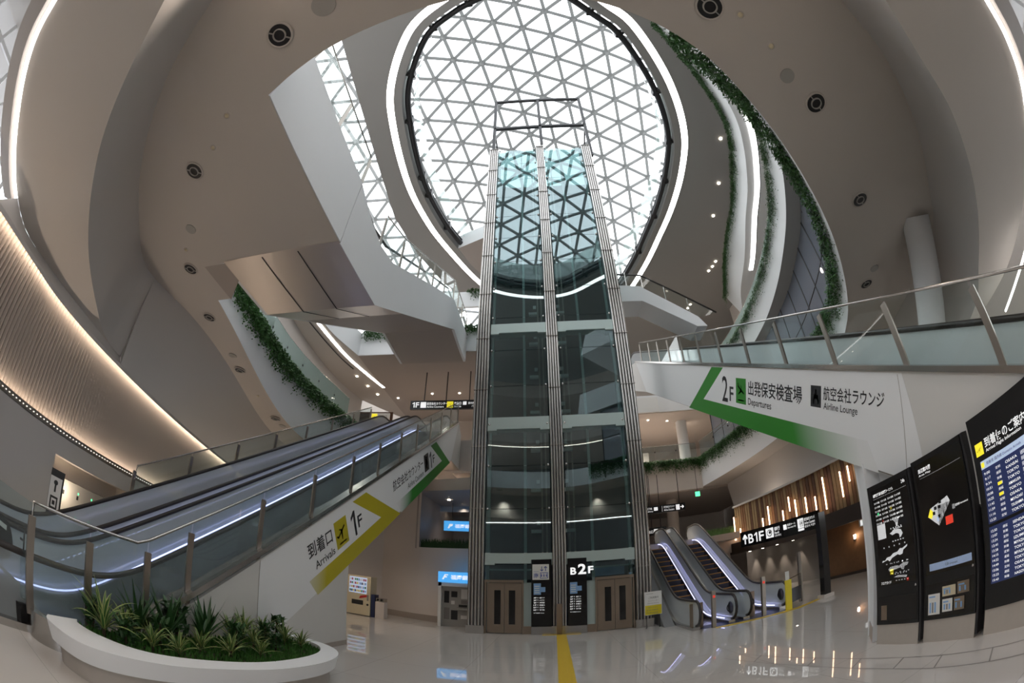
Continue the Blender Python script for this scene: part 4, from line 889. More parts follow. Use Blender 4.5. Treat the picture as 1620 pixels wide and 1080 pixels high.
m_ = MB(); Q.rect(m_, .76,1.205,.86,1.25,0,.006); Q.rect(m_, .33,1.795,.40,1.83,1,.006); Q.rect(m_, .33,1.67,.40,1.705,1,.006); m_.build('status_marks', [M['red_lit'],M['yellow_lit']], g3)

# ================================================================== WOODEN CANOPY AND PASSAGE ON THE RIGHT
F0, F1 = V(10.25,23.4,0), V(12.0,13.4,0)
cn = tag(empty('wooden_canopy', (10.6,18,2.3), 'dark canopy with an upright timber slat front and thin pendant tubes, on the right', 'canopy'))
mb = MB(); d = (F1-F0); nF = V(d.y,-d.x,0).normalized()
if nF.x > 0: nF = -nF
mb.prism([(9.75,23.4,2.27),(10.75,11.8,2.22),(13.0,12.0,2.22),(13.0,25.5,2.27)], (0,0,.62)); mb.build('soffit', M['canopy_brown'], cn)
nS = 46; wd = [M['wood_light'],M['wood_mid'],M['wood_dark']]; sl = MB(); random.seed(3)
for k in range(nS):
    a = F0.lerp(F1, k/nS); b_ = F0.lerp(F1, (k+.86)/nS); zt = 4.95; mi = random.choices((0,1,2),(6,3,2))[0]
    sl.prism([a+V(0,0,2.8), b_+V(0,0,2.8), b_+nF*-.06+V(0,0,2.8), a+nF*-.06+V(0,0,2.8)], (0,0,zt-2.8), mi)
sl.build('timber_front', wd, cn)
mb = MB(); mb.prism([p+V(0,0,2.85) for p in (F0-nF*.07, F1-nF*.07, F1-nF*.2, F0-nF*.2)], (0,0,2.05)); mb.build('backing_board', M['canopy_brown'], cn)
mb = MB(); mb.prism([F0+V(0,0,4.95)+nF*.1, F1+V(0,0,4.95)+nF*.1, V(13.4,13.6,4.95), V(13.0,25,4.95)], (0,0,.1)); mb.build('top_board', M['wall_grey'], cn)
po = MB().box((8.30,12.0,.12),(8.56,12.26,2.85)); po = tag(po.build('black_post', M['black_gloss']), 'square black post carrying the near end of the floor sign', 'post'); mb = MB(); mb.box((8.22,11.92,0),(8.64,12.34,.12)); mb.build('post_base', M['wall_beige'], po)
sg = tag(empty('floor_sign', (9.4,17.5,2.5), 'long black hanging sign reading B1F with an up arrow, in front of the canopy', 'sign'))
A_ = V(7.12,15.9,2.42); B_ = V(8.40,12.2,2.36); hS = .60
mb = MB(); dS = (B_-A_); nS_ = V(-dS.y, dS.x, 0).normalized(); nS_ = -nS_ if nS_.x > 0 else nS_
mb.prism([A_, B_, B_-nS_*.12, A_-nS_*.12], (0,0,hS)); mb.build('sign_box', M['black_gloss'], sg); MB().bar(A_+V(.2,-.5,.5), V(10.1,20.0,2.6), .06, .06).build('support_arm', M['dark_metal'], sg)
SP = Plane(A_, dS, (0,0,1)); Ls = V(dS.x,dS.y,0).length
L0 = Ls/10.0      # lettering laid out on a ten-unit wide board
m_ = MB(); k_ = L0
SP.line(m_, .40*k_+.10,.10,.40*k_+.10,.44,.07); SP.line(m_,.14,.30,.41*k_+.10,.46,.07); SP.line(m_,.66*k_+.12,.30,.39*k_+.10,.46,.07)
SP.text(m_,'B',1.15*k_,.10,.36,.72*k_,bold=.015); SP.text(m_,'1',2.0*k_,.10,.36,.42*k_); SP.text(m_,'F',2.65*k_,.10,.36,.66*k_,bold=.015)
SP.rect(m_, 3.6*k_,.12,4.6*k_,.48); SP.text(m_,'銀行',4.75*k_,.33,.14,.7*k_,bold=.01); SP.text(m_,'Bank',4.75*k_,.21,.09,.6*k_); SP.text(m_,'은행 银行',4.75*k_,.11,.07,.8*k_)
SP.rect(m_, 5.9*k_,.27,6.3*k_,.45); SP.text(m_,'展望ホール',6.4*k_,.37,.08,1.0*k_); SP.text(m_,'Observation Hall',6.4*k_,.28,.06,1.0*k_)
SP.rect(m_, 7.65*k_,.17,8.35*k_,.50); SP.rect(m_,7.65*k_,.08,8.35*k_,.15); SP.text(m_,'航空会社カウンター',8.45*k_,.37,.11,1.4*k_,bold=.01); SP.text(m_,'Airline Counters',8.45*k_,.25,.09,1.2*k_); SP.text(m_,'항공사 카운터',8.45*k_,.14,.08,1.3*k_)
m_.build('lettering', M['led_text'], sg)
m_ = MB(); SP.disc(m_, 4.1*k_,.30,.13,0,.006,20); SP.disc(m_, 4.1*k_,.30,.095,1,.009,20); SP.disc(m_,4.16*k_,.32,.06,0,.012); person_icon(SP,m_,7.62*k_,.19,.28,0); person_icon(SP,m_,7.85*k_,.19,.28,0); m_.build('pictogram', [M['black'],M['led_text']], sg)
# pendant tubes: pixel-free spacing along the timber front, each its own lamp
tubes = [(.02,3.05,1.35),(.075,2.95,.70),(.29,3.05,.75),(.345,2.95,1.35),(.46,2.9,.92),(.515,3.65,.70),(.56,2.98,1.12),(.635,3.30,.72),(.70,3.15,.72),(.765,3.12,1.42),(.875,3.35,1.08),(.925,3.85,.65)]
for k, (t, z, h_) in enumerate(tubes):
    p = F0.lerp(F1, t) + nF*.22; r_ = tag(empty('pendant_tube', p+V(0,0,z)), f'glowing thin pendant tube before the timber front, {ORD[k]} from the escalator end', 'pendant lamp', 'pendant tubes on the timber front')
    MB().tube([p+V(0,0,z), p+V(0,0,z+h_)], .035, 10).build('tube', M['lamp_orange'], r_)
    MB().bar(p+V(0,0,z+h_), p-nF*.22+V(0,0,z+h_), .02,.02).build('bracket', M['dark_metal'], r_)
# passage behind
mb = MB(); mb.prism([(11.7,25.4,0),(12.25,16.3,0),(12.45,16.3,0),(11.9,25.4,0)],(0,0,2.3)); struct('wall_passage', mb, M['slate'])
mb = MB(); mb.prism([(11.6,16.6,0),(12.75,13.2,0),(12.95,13.3,0),(11.8,16.7,0)],(0,0,2.25)); struct('wall_passage_timber', mb, M['wood_mid'])
mb = MB(); mb.prism([(12.3,13.2,0),(12.0,12.2,0),(12.9,11.5,0),(13.4,12.5,0)],(0,0,4.9)); struct('wall_marble', mb, M['marble'])
mb = MB(); mb.prism([(11.55,16.5,0),(12.7,13.1,0),(12.72,13.12,0),(11.57,16.52,0)],(0,0,.12)); struct('baseboard_passage', mb, M['canopy_brown'])
for k, y in enumerate((24.2,22.6,21.0,19.4)):
    x = 11.35+ (25-y)*.05; r_ = tag(empty('ceiling_downlight', (x,y,2.26)), f'small recessed downlight washing the dark passage wall, {ORD[k]} from the escalators', 'downlight', 'downlights in the canopy soffit')
    MB().lathe((x,y,2.262),[(.001,-.02),(.06,-.02),(.075,.0)],14).build('rim', M['spot_lamp'], r_)
    l = bpy.data.lights.new('downlight', 'SPOT'); l.energy = 75; l.color = (1,.85,.7); l.spot_size = R(75); l.spot_blend = .6; l.shadow_soft_size = .05
    lo_ = bpy.data.objects.new('downlight', l); COL.objects.link(lo_); lo_.location = (x,y,2.2); lo_.parent = r_; lo_.matrix_parent_inverse = r_.matrix_world.inverted()
sc = tag(empty('wall_lamp', (12.15,14.9,1.55), 'small glowing wall lamp on the timber wall of the passage', 'wall lamp')); MB().lathe((12.10,14.85,1.5),[(.05,0),(.06,.18),(.001,.18)],12).build('shade', M['led_warm'], sc); MB().box((12.09,14.86,1.44),(12.2,14.96,1.5)).build('bracket', M['dark_metal'], sc)
l = bpy.data.lights.new('wall_lamp_light','POINT'); l.energy = 6; l.color = (1,.7,.4); l.shadow_soft_size = .05; lo_ = bpy.data.objects.new('wall_lamp_light', l); COL.objects.link(lo_); lo_.location = (12.0,14.75,1.6); lo_.parent = sc; lo_.matrix_parent_inverse = sc.matrix_world.inverted()
ex = tag(empty('exit_sign', (11.5,13.6,2.0), 'small lit exit sign hanging at the near end of the passage', 'sign')); MB().box((11.35,13.5,1.93),(11.75,13.56,2.2)).build('sign_box', M['paper'], ex)
EPn = Plane((11.35,13.5,1.93),(1,0,0),(0,0,1)); m_ = MB(); EPn.rect(m_, .03,.03,.37,.24,0); person_icon(EPn,m_,.1,.05,.17,1); m_.build('sign_face', [M['led_text'],M['green_lit']], ex)
# objects at the foot of the short escalators
for k, (x, y, h_) in enumerate(((4.62,12.6,1.18),(6.26,12.5,1.28))):
    g = tag(empty('gate_post', (x,y,0), ('brown gate post with red light, at the short escalator nearer the tower','taller brown gate post with red light, at the short escalator nearer the canopy')[k], 'gate post', 'gate posts at the short escalators'))
    MB().box((x-.06,y-.06,0),(x+.06,y+.06,h_)).build('post', M['post_metal'], g); MB().box((x-.035,y-.07,h_-.22),(x+.035,y-.06,h_-.14)).build('lamp', M['red_lit'], g)
for k, (x, y, w_) in enumerate(((4.0,13.0,.42),(5.8,12.95,.36))):
    g = tag(empty('barrier_panel', (x,y,0), ('low steel barrier panel with a round mark by the tower side escalator','low steel barrier panel between the two short escalators')[k], 'barrier', 'barrier panels at the short escalators'))
    MB().box((x,y,0),(x+w_,y+.05,.85)).build('panel', M['stainless_warm'], g); Pq = Plane((x,y,0),(1,0,0),(0,0,1)); m_ = MB(); Pq.disc(m_, w_*.6,.5,.14,0,0,20); Pq.disc(m_, w_*.6,.5,.09,1,.004,20); m_.build('round_mark', [M['dark_metal'],M['stainless_warm']], g)
rg = tag(empty('handrail_frame', (8.3,12.8,0), 'steel guard frame with glass beside the yellow bollard', 'guardrail'))
MB().tube([(7.25,12.6,0),(7.25,12.6,.95),(8.05,13.1,1.0),(8.05,13.1,0)], .025, 8).build('frame', M['stainless'], rg); MB().prism([(7.28,12.63,.12),(8.0,13.07,.12),(8.0,13.07,.6),(7.28,12.63,.6)],(.01,0,0)).build('glass_pane', M['glass_blue'], rg); MB().box((8.0,13.1,0),(8.12,13.2,1.75)).build('post', M['post_metal'], rg)
yb = tag(empty('yellow_bollard', (7.0,12.2,0), 'yellow floor bollard with a notice, at the edge of the short escalators', 'bollard')); MB().box((6.90,12.17,0),(7.12,12.23,.98)).build('body', M['yellow'], yb); MB().box((6.92,12.19,.98),(7.06,12.21,1.26)).build('notice', M['paper'], yb)
mb = MB(); mb.prism([(4.6,12.35,0),(7.2,11.85,0),(7.25,12.1,0),(4.65,12.6,0)],(0,0,.008)); mb.prism([(7.2,11.85,0),(8.3,12.2,0),(8.25,12.4,0),(7.2,12.1,0)],(0,0,.008)); tag(mb.build('tactile_strip', M['tactile_yellow']), 'yellow tactile strip across the foot of the short escalators', 'tactile paving')
mb = MB(); mb.prism([(4.3,12.75,0),(7.1,12.25,0),(7.1,13.4,0),(4.3,13.4,0)],(0,0,.006)); tag(mb.build('floor_mat', M['navy']), 'dark blue floor mat at the foot of the short escalators', 'floor mat')
# tactile path to the tower
tp_ = MB(); tp_.box((.08,-3,0),(.40,15.3,.006)); tp_.box((-.4,15.2,0),(.9,15.36,.006))
for k in range(4): tp_.box((.105+.072*k,-3,.006),(.135+.072*k,15.2,.011))
tag(tp_.build('tactile_path', M['tactile_yellow']), 'yellow ribbed tactile path running across the floor to the lift tower', 'tactile paving')
# curved floor trench lines by the boards
mb = MB(); fc = cr([(3.6,8.3,.002),(4.1,6.2,.002),(4.35,4.6,.002),(4.45,3.4,.002),(4.6,2.0,.002),(4.9,.5,.002)],8)
mb.strip(fc, offs(fc,-.02)); f2 = offs(fc,-.36); mb.strip(f2, offs(f2,-.02))
for i in range(3, len(fc), 5): mb.bar(fc[i], f2[i]+ (f2[min(i+1,len(f2)-1)]-f2[i])*.8, .02,.002)
struct('trim_6', mb, M['slate'])
# standing notice right of the tower
sn = tag(empty('standing_notice', (3.33,15.05,0), 'white and yellow notice on a thin stand beside the lift tower', 'sign stand'))
MB().box((3.03,15.05,.48),(3.63,15.09,1.34)).build('notice_board', M['paper'], sn)
Pn = Plane((3.03,15.05,.48),(1,0,0),(0,0,1)); m_ = MB(); Pn.rect(m_,.015,.015,.585,.36,0); Pn.text(m_,'ご利用案内',.14,.60,.08,.34,mi=1,bold=.01); Pn.text(m_,'エレベーター',.12,.50,.05,.38,mi=1); Pn.text(m_,'Please use the other elevator',.1,.42,.035,.4,mi=1); Pn.rect(m_,.05,.78,.3,.79,1)
for k in range(3): Pn.text(m_,('お願い ご協力ください','地下鉄をご利用の方','Subway'),.06,.26-.1*k,.05,.45,mi=1,d=.006) if False else Pn.text(m_,('ご協力ください','地下鉄ご利用の方','Subway')[k],.06,.26-.1*k,.05,.4,mi=1,d=.006)
m_.build('printing', [M['yellow'],M['slate']], sn)
mb = MB(); mb.tube([(3.1,15.1,.02),(3.1,15.1,1.36)],.012,6); mb.tube([(3.56,15.1,.02),(3.56,15.1,1.36)],.012,6); mb.tube([(3.05,14.95,.02),(3.15,15.25,.02)],.014,6); mb.tube([(3.52,14.95,.02),(3.62,15.25,.02)],.014,6); mb.build('stand', M['dark_metal'], sn)

# ================================================================== LEFT BACK: VENDING MACHINE, BIN, CASH MACHINE
vm = tag(empty('vending_machine', (-7.8,17.2,0), 'cream drinks vending machine with a lit display, against the left back wall', 'vending machine'))
MB().box((-8.3,16.95,.04),(-7.25,17.6,1.75)).build('cabinet', M['beige_machine'], vm)
Pv = Plane((-8.3,16.95,0),(1,0,0),(0,0,1)); m_ = MB(); Pv.rect(m_,.08,.98,.88,1.68,0); m_.build('display_window', M['screen_pale'], vm)
bm = [M['red'],M['paper'],M['navy'],M['blue_paper'],M['sign_green'],M['yellow']]; m_ = MB(); random.seed(5)
for r_i in range(4):
    for c_i in range(10): mi = random.randrange(6); Pv.rect(m_, .11+.076*c_i, 1.03+.165*r_i, .165+.076*c_i, 1.13+.165*r_i, mi, .01)
tag(m_.build('drink_row', bm, vm), kind='stuff')
m_ = MB(); Pv.rect(m_,.22,.48,.74,.68,0); m_.build('dispensing_flap', M['dark_metal'], vm); m_ = MB(); Pv.disc(m_,.94,.52,.05,0); Pv.rect(m_,.90,.7,.98,.95,1); m_.build('coin_panel', [M['dark_metal'],M['stainless']], vm)
m_ = MB(); Pv.poly(m_,[(.55,.75),(.9,.85),(.9,.95),(.6,.88)],0); m_.build('red_sticker', M['red'], vm)
bn = tag(empty('recycling_bin', (-7.0,17.2,0), 'dark blue bin beside the vending machine', 'bin')); MB().box((-7.22,16.98,0),(-7.06,17.4,1.0)).build('body', M['navy'], bn)
b2 = tag(empty('recycling_bin', (-6.85,17.2,0), 'beige bin with two round holes beside the vending machine', 'bin')); MB().box((-7.04,17.0,0),(-6.65,17.4,.72)).build('body', M['wall_beige'], b2); Pb = Plane((-7.04,17.0,0),(1,0,0),(0,0,1)); m_ = MB(); m_.box((-7.02,17.02,.72),(-6.67,17.38,.88)); m_.build('top', M['stainless'], b2); m_ = MB(); Pb.disc(m_,.1,.81,.05); Pb.disc(m_,.26,.81,.05); m_.build('hole', M['black'], b2)
at = tag(empty('cash_machine', (-3.8,17.2,0), 'bank cash machine in a white surround under a lit blue sign', 'cash machine'))
mb = MB(); mb.box((-4.42,16.95,0),(-4.30,17.7,1.86)); mb.box((-3.08,16.95,0),(-2.98,17.7,1.86)); mb.box((-4.42,16.95,1.70),(-2.98,17.7,1.86)); mb.build('surround', M['paper'], at)
MB().box((-4.42,16.9,1.86),(-2.98,17.5,2.30)).build('sign_box', M['blue_lit'], at)
Pa = Plane((-4.42,16.9,1.86),(1,0,0),(0,0,1)); m_ = MB(); Pa.text(m_,'福岡銀行',.50,.13,.19,.88,bold=.02); Pa.poly(m_,[(.16,.12),(.22,.12),(.26,.2),(.34,.2),(.36,.25),(.28,.25),(.30,.29),(.38,.29),(.40,.33),(.26,.33)]); m_.build('lettering', M['led_text'], at)
MB().box((-4.30,17.15,0),(-3.08,17.7,1.70)).build('machine', M['locker_grey'], at)
Pm = Plane((-4.30,17.15,0),(1,0,0),(0,0,1)); m_ = MB()
for (x0,y0,x1,y1,mi) in ((.08,1.0,.28,1.5,0),(.36,1.25,.6,1.5,0),(.36,.95,.5,1.1,1),(.36,.3,.62,.7,0),(.08,.3,.3,.8,2)): Pm.rect(m_,x0,y0,x1,y1,mi)
Pm.rect(m_,.75,1.2,1.05,1.6,1); Pm.rect(m_,.66,.85,1.2,.95,0); Pm.rect(m_,.75,.98,1.1,1.15,2); Pm.rect(m_,.75,.35,1.1,.5,1); m_.build('console', [M['dark_metal'],M['paper'],M['slate']], at)
MB().box((-3.68,16.98,.72),(-3.08,17.15,.82)).build('shelf', M['stainless'], at)
# glowing copy standing in for the bank sign reflected in the mezzanine opening
ms = tag(empty('hanging_sign', (-4.4,22,4.6), 'glowing blue board standing in for the reflected bank sign inside the mezzanine opening', 'sign')); MB().box((-5.3,21.0,4.45),(-3.4,21.08,4.95)).build('sign_box', M['blue_lit'], ms); Pq = Plane((-5.3,21.0,4.45),(1,0,0),(0,0,1)); m_ = MB(); Pq.text(m_,'福岡銀行',.55,.14,.2,1.0,bold=.02); Pq.poly(m_,[(.2,.12),(.28,.12),(.32,.22),(.42,.24),(.46,.34),(.28,.34)]); m_.build('lettering', M['led_text'], ms); MB().bar((-4.9,21.04,4.95),(-4.9,21.04,5.9),.03,.03).build('hanger', M['dark_metal'], ms)

# coin lockers in the niche and their sign
P0, P1, nn = niche; dl = (P1-P0).normalized()
lk = tag(empty('coin_locker', P0+dl*1.7+nn*.8, 'grey coin locker bank with small green lamps, in the wall niche on the left', 'locker'))
base = P0 + dl*.55 + nn*.55; mb = MB(); mb.prism([base, base+dl*3.2, base+dl*3.2+nn*.4, base+nn*.4],(0,0,2.0)); mb.build('body', M['locker_grey'], lk)
Pk = Plane(base, dl, (0,0,1)) if V(0,0,0).x == 0 and dl.cross(V(0,0,1)).dot(-nn) > 0 else Plane(base+dl*3.2, -dl, (0,0,1))
for r_i in range(3):
    for c_i in range(5):
        x, y = .04+.63*c_i, .08+.64*r_i; m_ = MB(); Pk.rect(m_, x,y,x+.59,y+.60); dr = m_.build('door', M['locker_grey'], lk); m_ = MB(); Pk.disc(m_, x+.5,y+.42,.03,0,.006); m_.build('lamp', M['green_lit'], dr)
        m_ = MB(); Pk.rect(m_, x+.44,y+.25,x+.52,y+.36,0,.006); m_.build('lock', M['dark_metal'], dr)
ls = tag(empty('locker_sign', P0, 'tall black sign with a white locker and key symbol at the niche edge', 'sign'))
Pz = Plane((-10.36,4.27,0), (.39,.92,0), (0,0,1))
m_ = MB(); Pz.rect(m_,0,.0,.47,2.12,0); Pz.rect(m_,0,.0,.47,2.12,0,-.04); m_.build('panel', M['sign_black'], ls)
m_ = MB(); Pz.rect(m_,.08,1.15,.42,1.95,0,.004); Pz.rect(m_,.14,1.2,.36,1.5,1,.008); Pz.rect(m_,.18,1.25,.32,1.45,0,.010); Pz.rect(m_,.21,1.30,.29,1.40,1,.012); Pz.disc(m_,.25,1.82,.06,1,.008); Pz.rect(m_,.225,1.6,.275,1.8,1,.008); Pz.text(m_,'コインロッカー',.05,.95,.12,.4,mi=0,d=.006); Pz.text(m_,'Coin lockers',.05,.8,.09,.4,mi=0,d=.006); Pz.text(m_,'코인로커',.05,.65,.09,.3,mi=0,d=.006); m_.build('symbol', [M['vinyl_white'],M['sign_black']], ls)

# ================================================================== HANGING SIGNS AND FAR DETAILS
hs = tag(empty('hanging_sign', (-6,22,11.7), 'long black hanging sign reading 1F above the head of the left escalators', 'sign'))
MB().box((-7.95,22.0,11.4),(-3.6,22.12,11.95)).build('sign_box', M['black'], hs)
Ph = Plane((-7.95,22.0,11.4),(1,0,0),(0,0,1)); m_ = MB(); Ph.text(m_,'1',.12,.12,.32,.15); Ph.text(m_,'F',.33,.12,.32,.2,bold=.015); Ph.rect(m_,.62,.1,.95,.45); Ph.text(m_,'航空会社カウンター',1.0,.26,.18,1.2,bold=.01); Ph.text(m_,'Airline Counters',1.0,.1,.12,1.0); Ph.text(m_,'到着口',2.6,.26,.18,.4,bold=.01); Ph.text(m_,'Arrivals',2.6,.1,.12,.4); Ph.rect(m_,3.1,.25,.0+3.3,.45); Ph.text(m_,'案内所',3.4,.28,.14,.35); Ph.text(m_,'バスのりば',3.6,.1,.14,.6); m_.build('lettering', M['led_text'], hs)
m_ = MB(); Ph.rect(m_,2.18,.08,2.54,.47,0); plane_icon(Ph,m_,2.2,.09,.34,1); m_.build('pictogram', [M['yellow_lit'],M['black']], hs)
for x in (-7.15,-5.85,-4.5): MB().bar((x,22.06,11.95),(x,22.06,13.78),.05,.05).build('hanger', M['dark_metal'], hs)
h2 = tag(empty('hanging_sign', (-10.6,24,11.8), 'small hanging sign with a yellow square, left of the long 1F sign', 'sign')); MB().box((-11.3,24,11.5),(-10.0,24.1,12.0)).build('sign_box', M['paper'], h2); Ph = Plane((-11.3,24,11.5),(1,0,0),(0,0,1)); m_ = MB(); Ph.rect(m_,.05,.05,.45,.45,0); plane_icon(Ph,m_,.08,.07,.34,1); Ph.text(m_,'到着口',.52,.2,.16,.6,mi=1); m_.build('pictogram', [M['yellow_lit'],M['black']], h2)
pst = tag(empty('wall_poster', (-12,26,11), 'dark advertising poster on the back wall at the head of the left escalators', 'poster')); MB().box((-13.3,26.0,10.0),(-10.6,26.06,12.9)).build('board', M['wood_dark'], pst)
Ph = Plane((-13.3,26,10),(1,0,0),(0,0,1)); m_ = MB(); Ph.disc(m_,1.7,1.3,.55,0,0,20); Ph.poly(m_,[(1.0,1.7),(2.5,1.75),(2.2,2.5),(1.3,2.4)],1,.006); Ph.rect(m_,.1,.1,.9,2.8,2); m_.build('picture', [M['skin'],M['black'],M['canopy_brown']], pst)
for nm, x0, x1, y0, z0, z1, tx in (('long black hanging sign over the mezzanine, right of the tower',4.6,6.85,22.0,5.1,5.5,True),('small tilted black hanging sign under the mezzanine, above the short escalators',4.9,6.0,23.0,4.0,4.45,False)):
    h3 = tag(empty('hanging_sign', ((x0+x1)/2,y0,z0), nm, 'sign')); MB().box((x0,y0,z0),(x1,y0+.1,z1)).build('sign_box', M['black'], h3); Ph = Plane((x0,y0,z0),(1,0,0),(0,0,1)); m_ = MB(); hh = z1-z0
    if tx: Ph.text(m_,'地下鉄',.15,.2,.12,.3); Ph.text(m_,'Subway',.15,.06,.1,.35); Ph.rect(m_,.55,.14,.75,.32); Ph.rect(m_,.98,.05,.99,.35); Ph.text(m_,'航空会社カウンター',1.08,.22,.12,.6); Ph.text(m_,'Airline Counters',1.08,.07,.1,.55); Ph.rect(m_,1.74,.06,1.94,.34); Ph.line(m_,1.98,.2,2.15,.2,.04); Ph.line(m_,2.08,.28,2.16,.2,.04); Ph.line(m_,2.08,.12,2.16,.2,.04)
    else: Ph.rect(m_,.4,.08,.62,.36); Ph.line(m_,.75,.22,.95,.22,.05); Ph.text(m_,'出口',.1,.15,.16,.25)
    m_.build('lettering', M['led_text'], h3)
    for x in (x0+.3,x1-.3): MB().bar((x,y0+.05,z1),(x,y0+.05,7.4),.03,.03).build('hanger', M['dark_metal'], h3)
e2 = tag(empty('exit_sign', (7.5,22,6.2), 'small green exit sign high beside the mezzanine ceiling', 'sign')); MB().box((7.5,22,5.75),(7.75,22.06,6.0)).build('sign_box', M['green_lit'], e2); MB().bar((7.62,22.03,6.0),(7.62,22.03,7.4),.02,.02).build('hanger', M['dark_metal'], e2)
bx = tag(empty('shop_front', (5.6,36,10), 'dark shop front with a red and white lit panel on the far first floor', 'shop front')); MB().box((4.2,36,9.8),(6.2,36.2,12.6)).build('panel', M['black'], bx); MB().box((6.9,35.6,10.3),(8.3,35.8,12.3)).build('window', M['paper'], bx)
m_ = MB(); Px = Plane((6.9,35.6,10.3),(1,0,0),(0,0,1)); Px.poly(m_,[(.1,.2),(1.2,.2),(1.3,.9),(.2,.7)],0); m_.build('red_panel', M['red_lit'], bx)
wb_ = tag(empty('roller_screen', (7.3,29,14.3), 'white pleated screen on the second floor edge, right of the tower', 'screen')); MB().box((6.4,29.6,13.7),(8.1,29.7,14.9)).build('sheet', M['paper'], wb_)

# round nozzle vents in the ceiling (z of the ceiling where they sit)
def nozzle(loc, label, rad=.21):
    r_ = tag(empty('ceiling_nozzle', loc, label, 'air nozzle', 'round air nozzles in the ceiling')); x, y, z = loc
    MB().lathe(loc, [(rad*1.18,-.012),(rad*1.16,-.03),(rad,-.03),(rad*.96,.0)], 28).build('rim', M['soffit_paint'], r_)
    MB().lathe(loc, [(rad*.99,-.022),(.001,-.020)], 28).build('throat', M['black'], r_)
    m_ = MB(); m_.lathe(loc, [(rad*.60,-.026),(rad*.57,-.05),(rad*.50,-.05),(rad*.48,-.026)], 24)
    for a in (.6,.6+math.pi): m_.bar((x+math.cos(a)*rad*.55,y+math.sin(a)*rad*.55,z-.035),(x+math.cos(a)*rad,y+math.sin(a)*rad,z-.035),.02,.02)
    m_.build('inner_ring', M['locker_grey'], r_)
noz = [((-3.72,1.1,8.5),'round black air nozzle near the top left of the ceiling, by the big pale disc'),((2.72,1.36,8.5),'round black air nozzle right above, nearest the ceiling opening at the top'),((5.13,2.76,8.5),'round black air nozzle right of the planted gallery edge, upper one'),((7.43,4.91,8.5),'round air nozzle half way down the right ceiling'),
       ((9.7,8.0,8.49),'round air nozzle low on the right ceiling by the leaning column'),((-6.92,3.1,8.5),'round air nozzle on the left ceiling, first one above the notch'),((-9.31,5.91,8.5),'round air nozzle beside the notch of the left ceiling'),((-10.3,8.1,8.48),'round air nozzle just below the notch of the left ceiling'),((-10.85,10.9,soffit_z(-10.85,10.9)),'round air nozzle on the narrow left ceiling strip'),((-11.05,14.0,soffit_z(-11.05,14.0)),'round air nozzle low on the narrow left ceiling strip')]
for p, lb in noz: nozzle(p, lb)
def disc_(loc, r, label, m='locker_grey', nm='ceiling_speaker', cat='speaker'):
    o = MB().lathe(loc, [(r,.0),(r,-.018)], 28).disc(V(*loc)-V(0,0,.018), r, 28).build(nm, M[m]); tag(o, label, cat, 'round flush ceiling discs')
for p, r_, lb in (((-2.86,.86,8.5),.20,'round grey flush speaker at the top edge of the ceiling'),((4.35,2.35,8.5),.15,'round grey flush speaker on the right ceiling by the planted edge'),((-8.2,4.6,8.5),.16,'round pale speaker on the left ceiling above the small camera'),((-10.65,10.1,soffit_z(-10.65,10.1)),.17,'round pale speaker on the narrow left ceiling strip, upper one'),((-11.05,14.6,soffit_z(-11.05,14.6)),.17,'round pale speaker at the bottom of the left ceiling strip'),((9.6,7.3,8.5),.16,'round pale speaker below the lowest right ceiling nozzle')): disc_(p, r_, lb)
def detector(loc, label):
    r_ = tag(empty('ceiling_detector', loc, label, 'detector', 'small ceiling detectors')); MB().lathe(loc,[(.05,0),(.05,-.02),(.03,-.04),(.001,-.045)],16).build('body', M['beige_machine'], r_); MB().lathe(loc,[(.07,-.001),(.07,-.01),(.05,-.01)],16).build('base', M['soffit_paint'], r_)
for p, lb in (((-5.4,2.2,8.5),'small detector high on the left ceiling'),((-6.1,2.75,8.5),'small detector above the first left ceiling nozzle'),((3.25,1.4,8.5),'square mounted detector beside the top right nozzle'),((3.9,1.85,8.5),'small round detector between the two upper right nozzles'),((-8.9,5.2,8.5),'bracketed detector above the notch nozzle'),((-10.95,12.4,soffit_z(-10.95,12.4)),'small dark detector on the left ceiling strip')): detector(p, lb)

# small recessed spots
def spot(loc, label, grp, r_=.09):
    o = MB().lathe(loc, [(r_*1.3,.0),(r_*1.2,-.02),(r_,-.02),(r_*.9,-.012),(.001,-.012)], 12).build('recessed_spot', M['spot_lamp']); tag(o, label, 'spot lamp', grp)
for k, p in enumerate(((10.0,9.75),(10.95,12.83),(11.6,16.3),(11.9,19.2),(13.38,23.98),(13.27,24.58),(13.08,25.11),(12.58,29.59),(12.48,30.14),(12.31,30.71))): spot((p[0],p[1],23.27), f'small bright spot in the high ceiling beside the right galleries, {ORD[k]} from the top', 'spots in the high ceiling', .075)
for k, p in enumerate(((-11.9,22.3),(-11.7,23.7),(-11.5,25.0),(-10.2,25.6),(-7.6,24.99),(-5.78,24.99))): spot((p[0],p[1],13.77), f'small spot in the first-floor ceiling above the left escalator head, {ORD[k]} from the left', 'spots above the escalator head', .055)
for k, p in enumerate(((4.4,31.5),(6.2,33),(7.6,31.5),(9.3,32.0))): spot((p[0],p[1],13.78), f'small spot in the far first-floor ceiling right of the tower, {ORD[k]} from the tower', 'spots on the far first floor', .06)
for k, p in enumerate(((-4.9,20.2),(-4.4,22.5),(-5.4,23.5))): spot((p[0],p[1],5.88), f'small spot inside the mezzanine opening, {ORD[k]} from the front', 'spots in the mezzanine opening', .06)
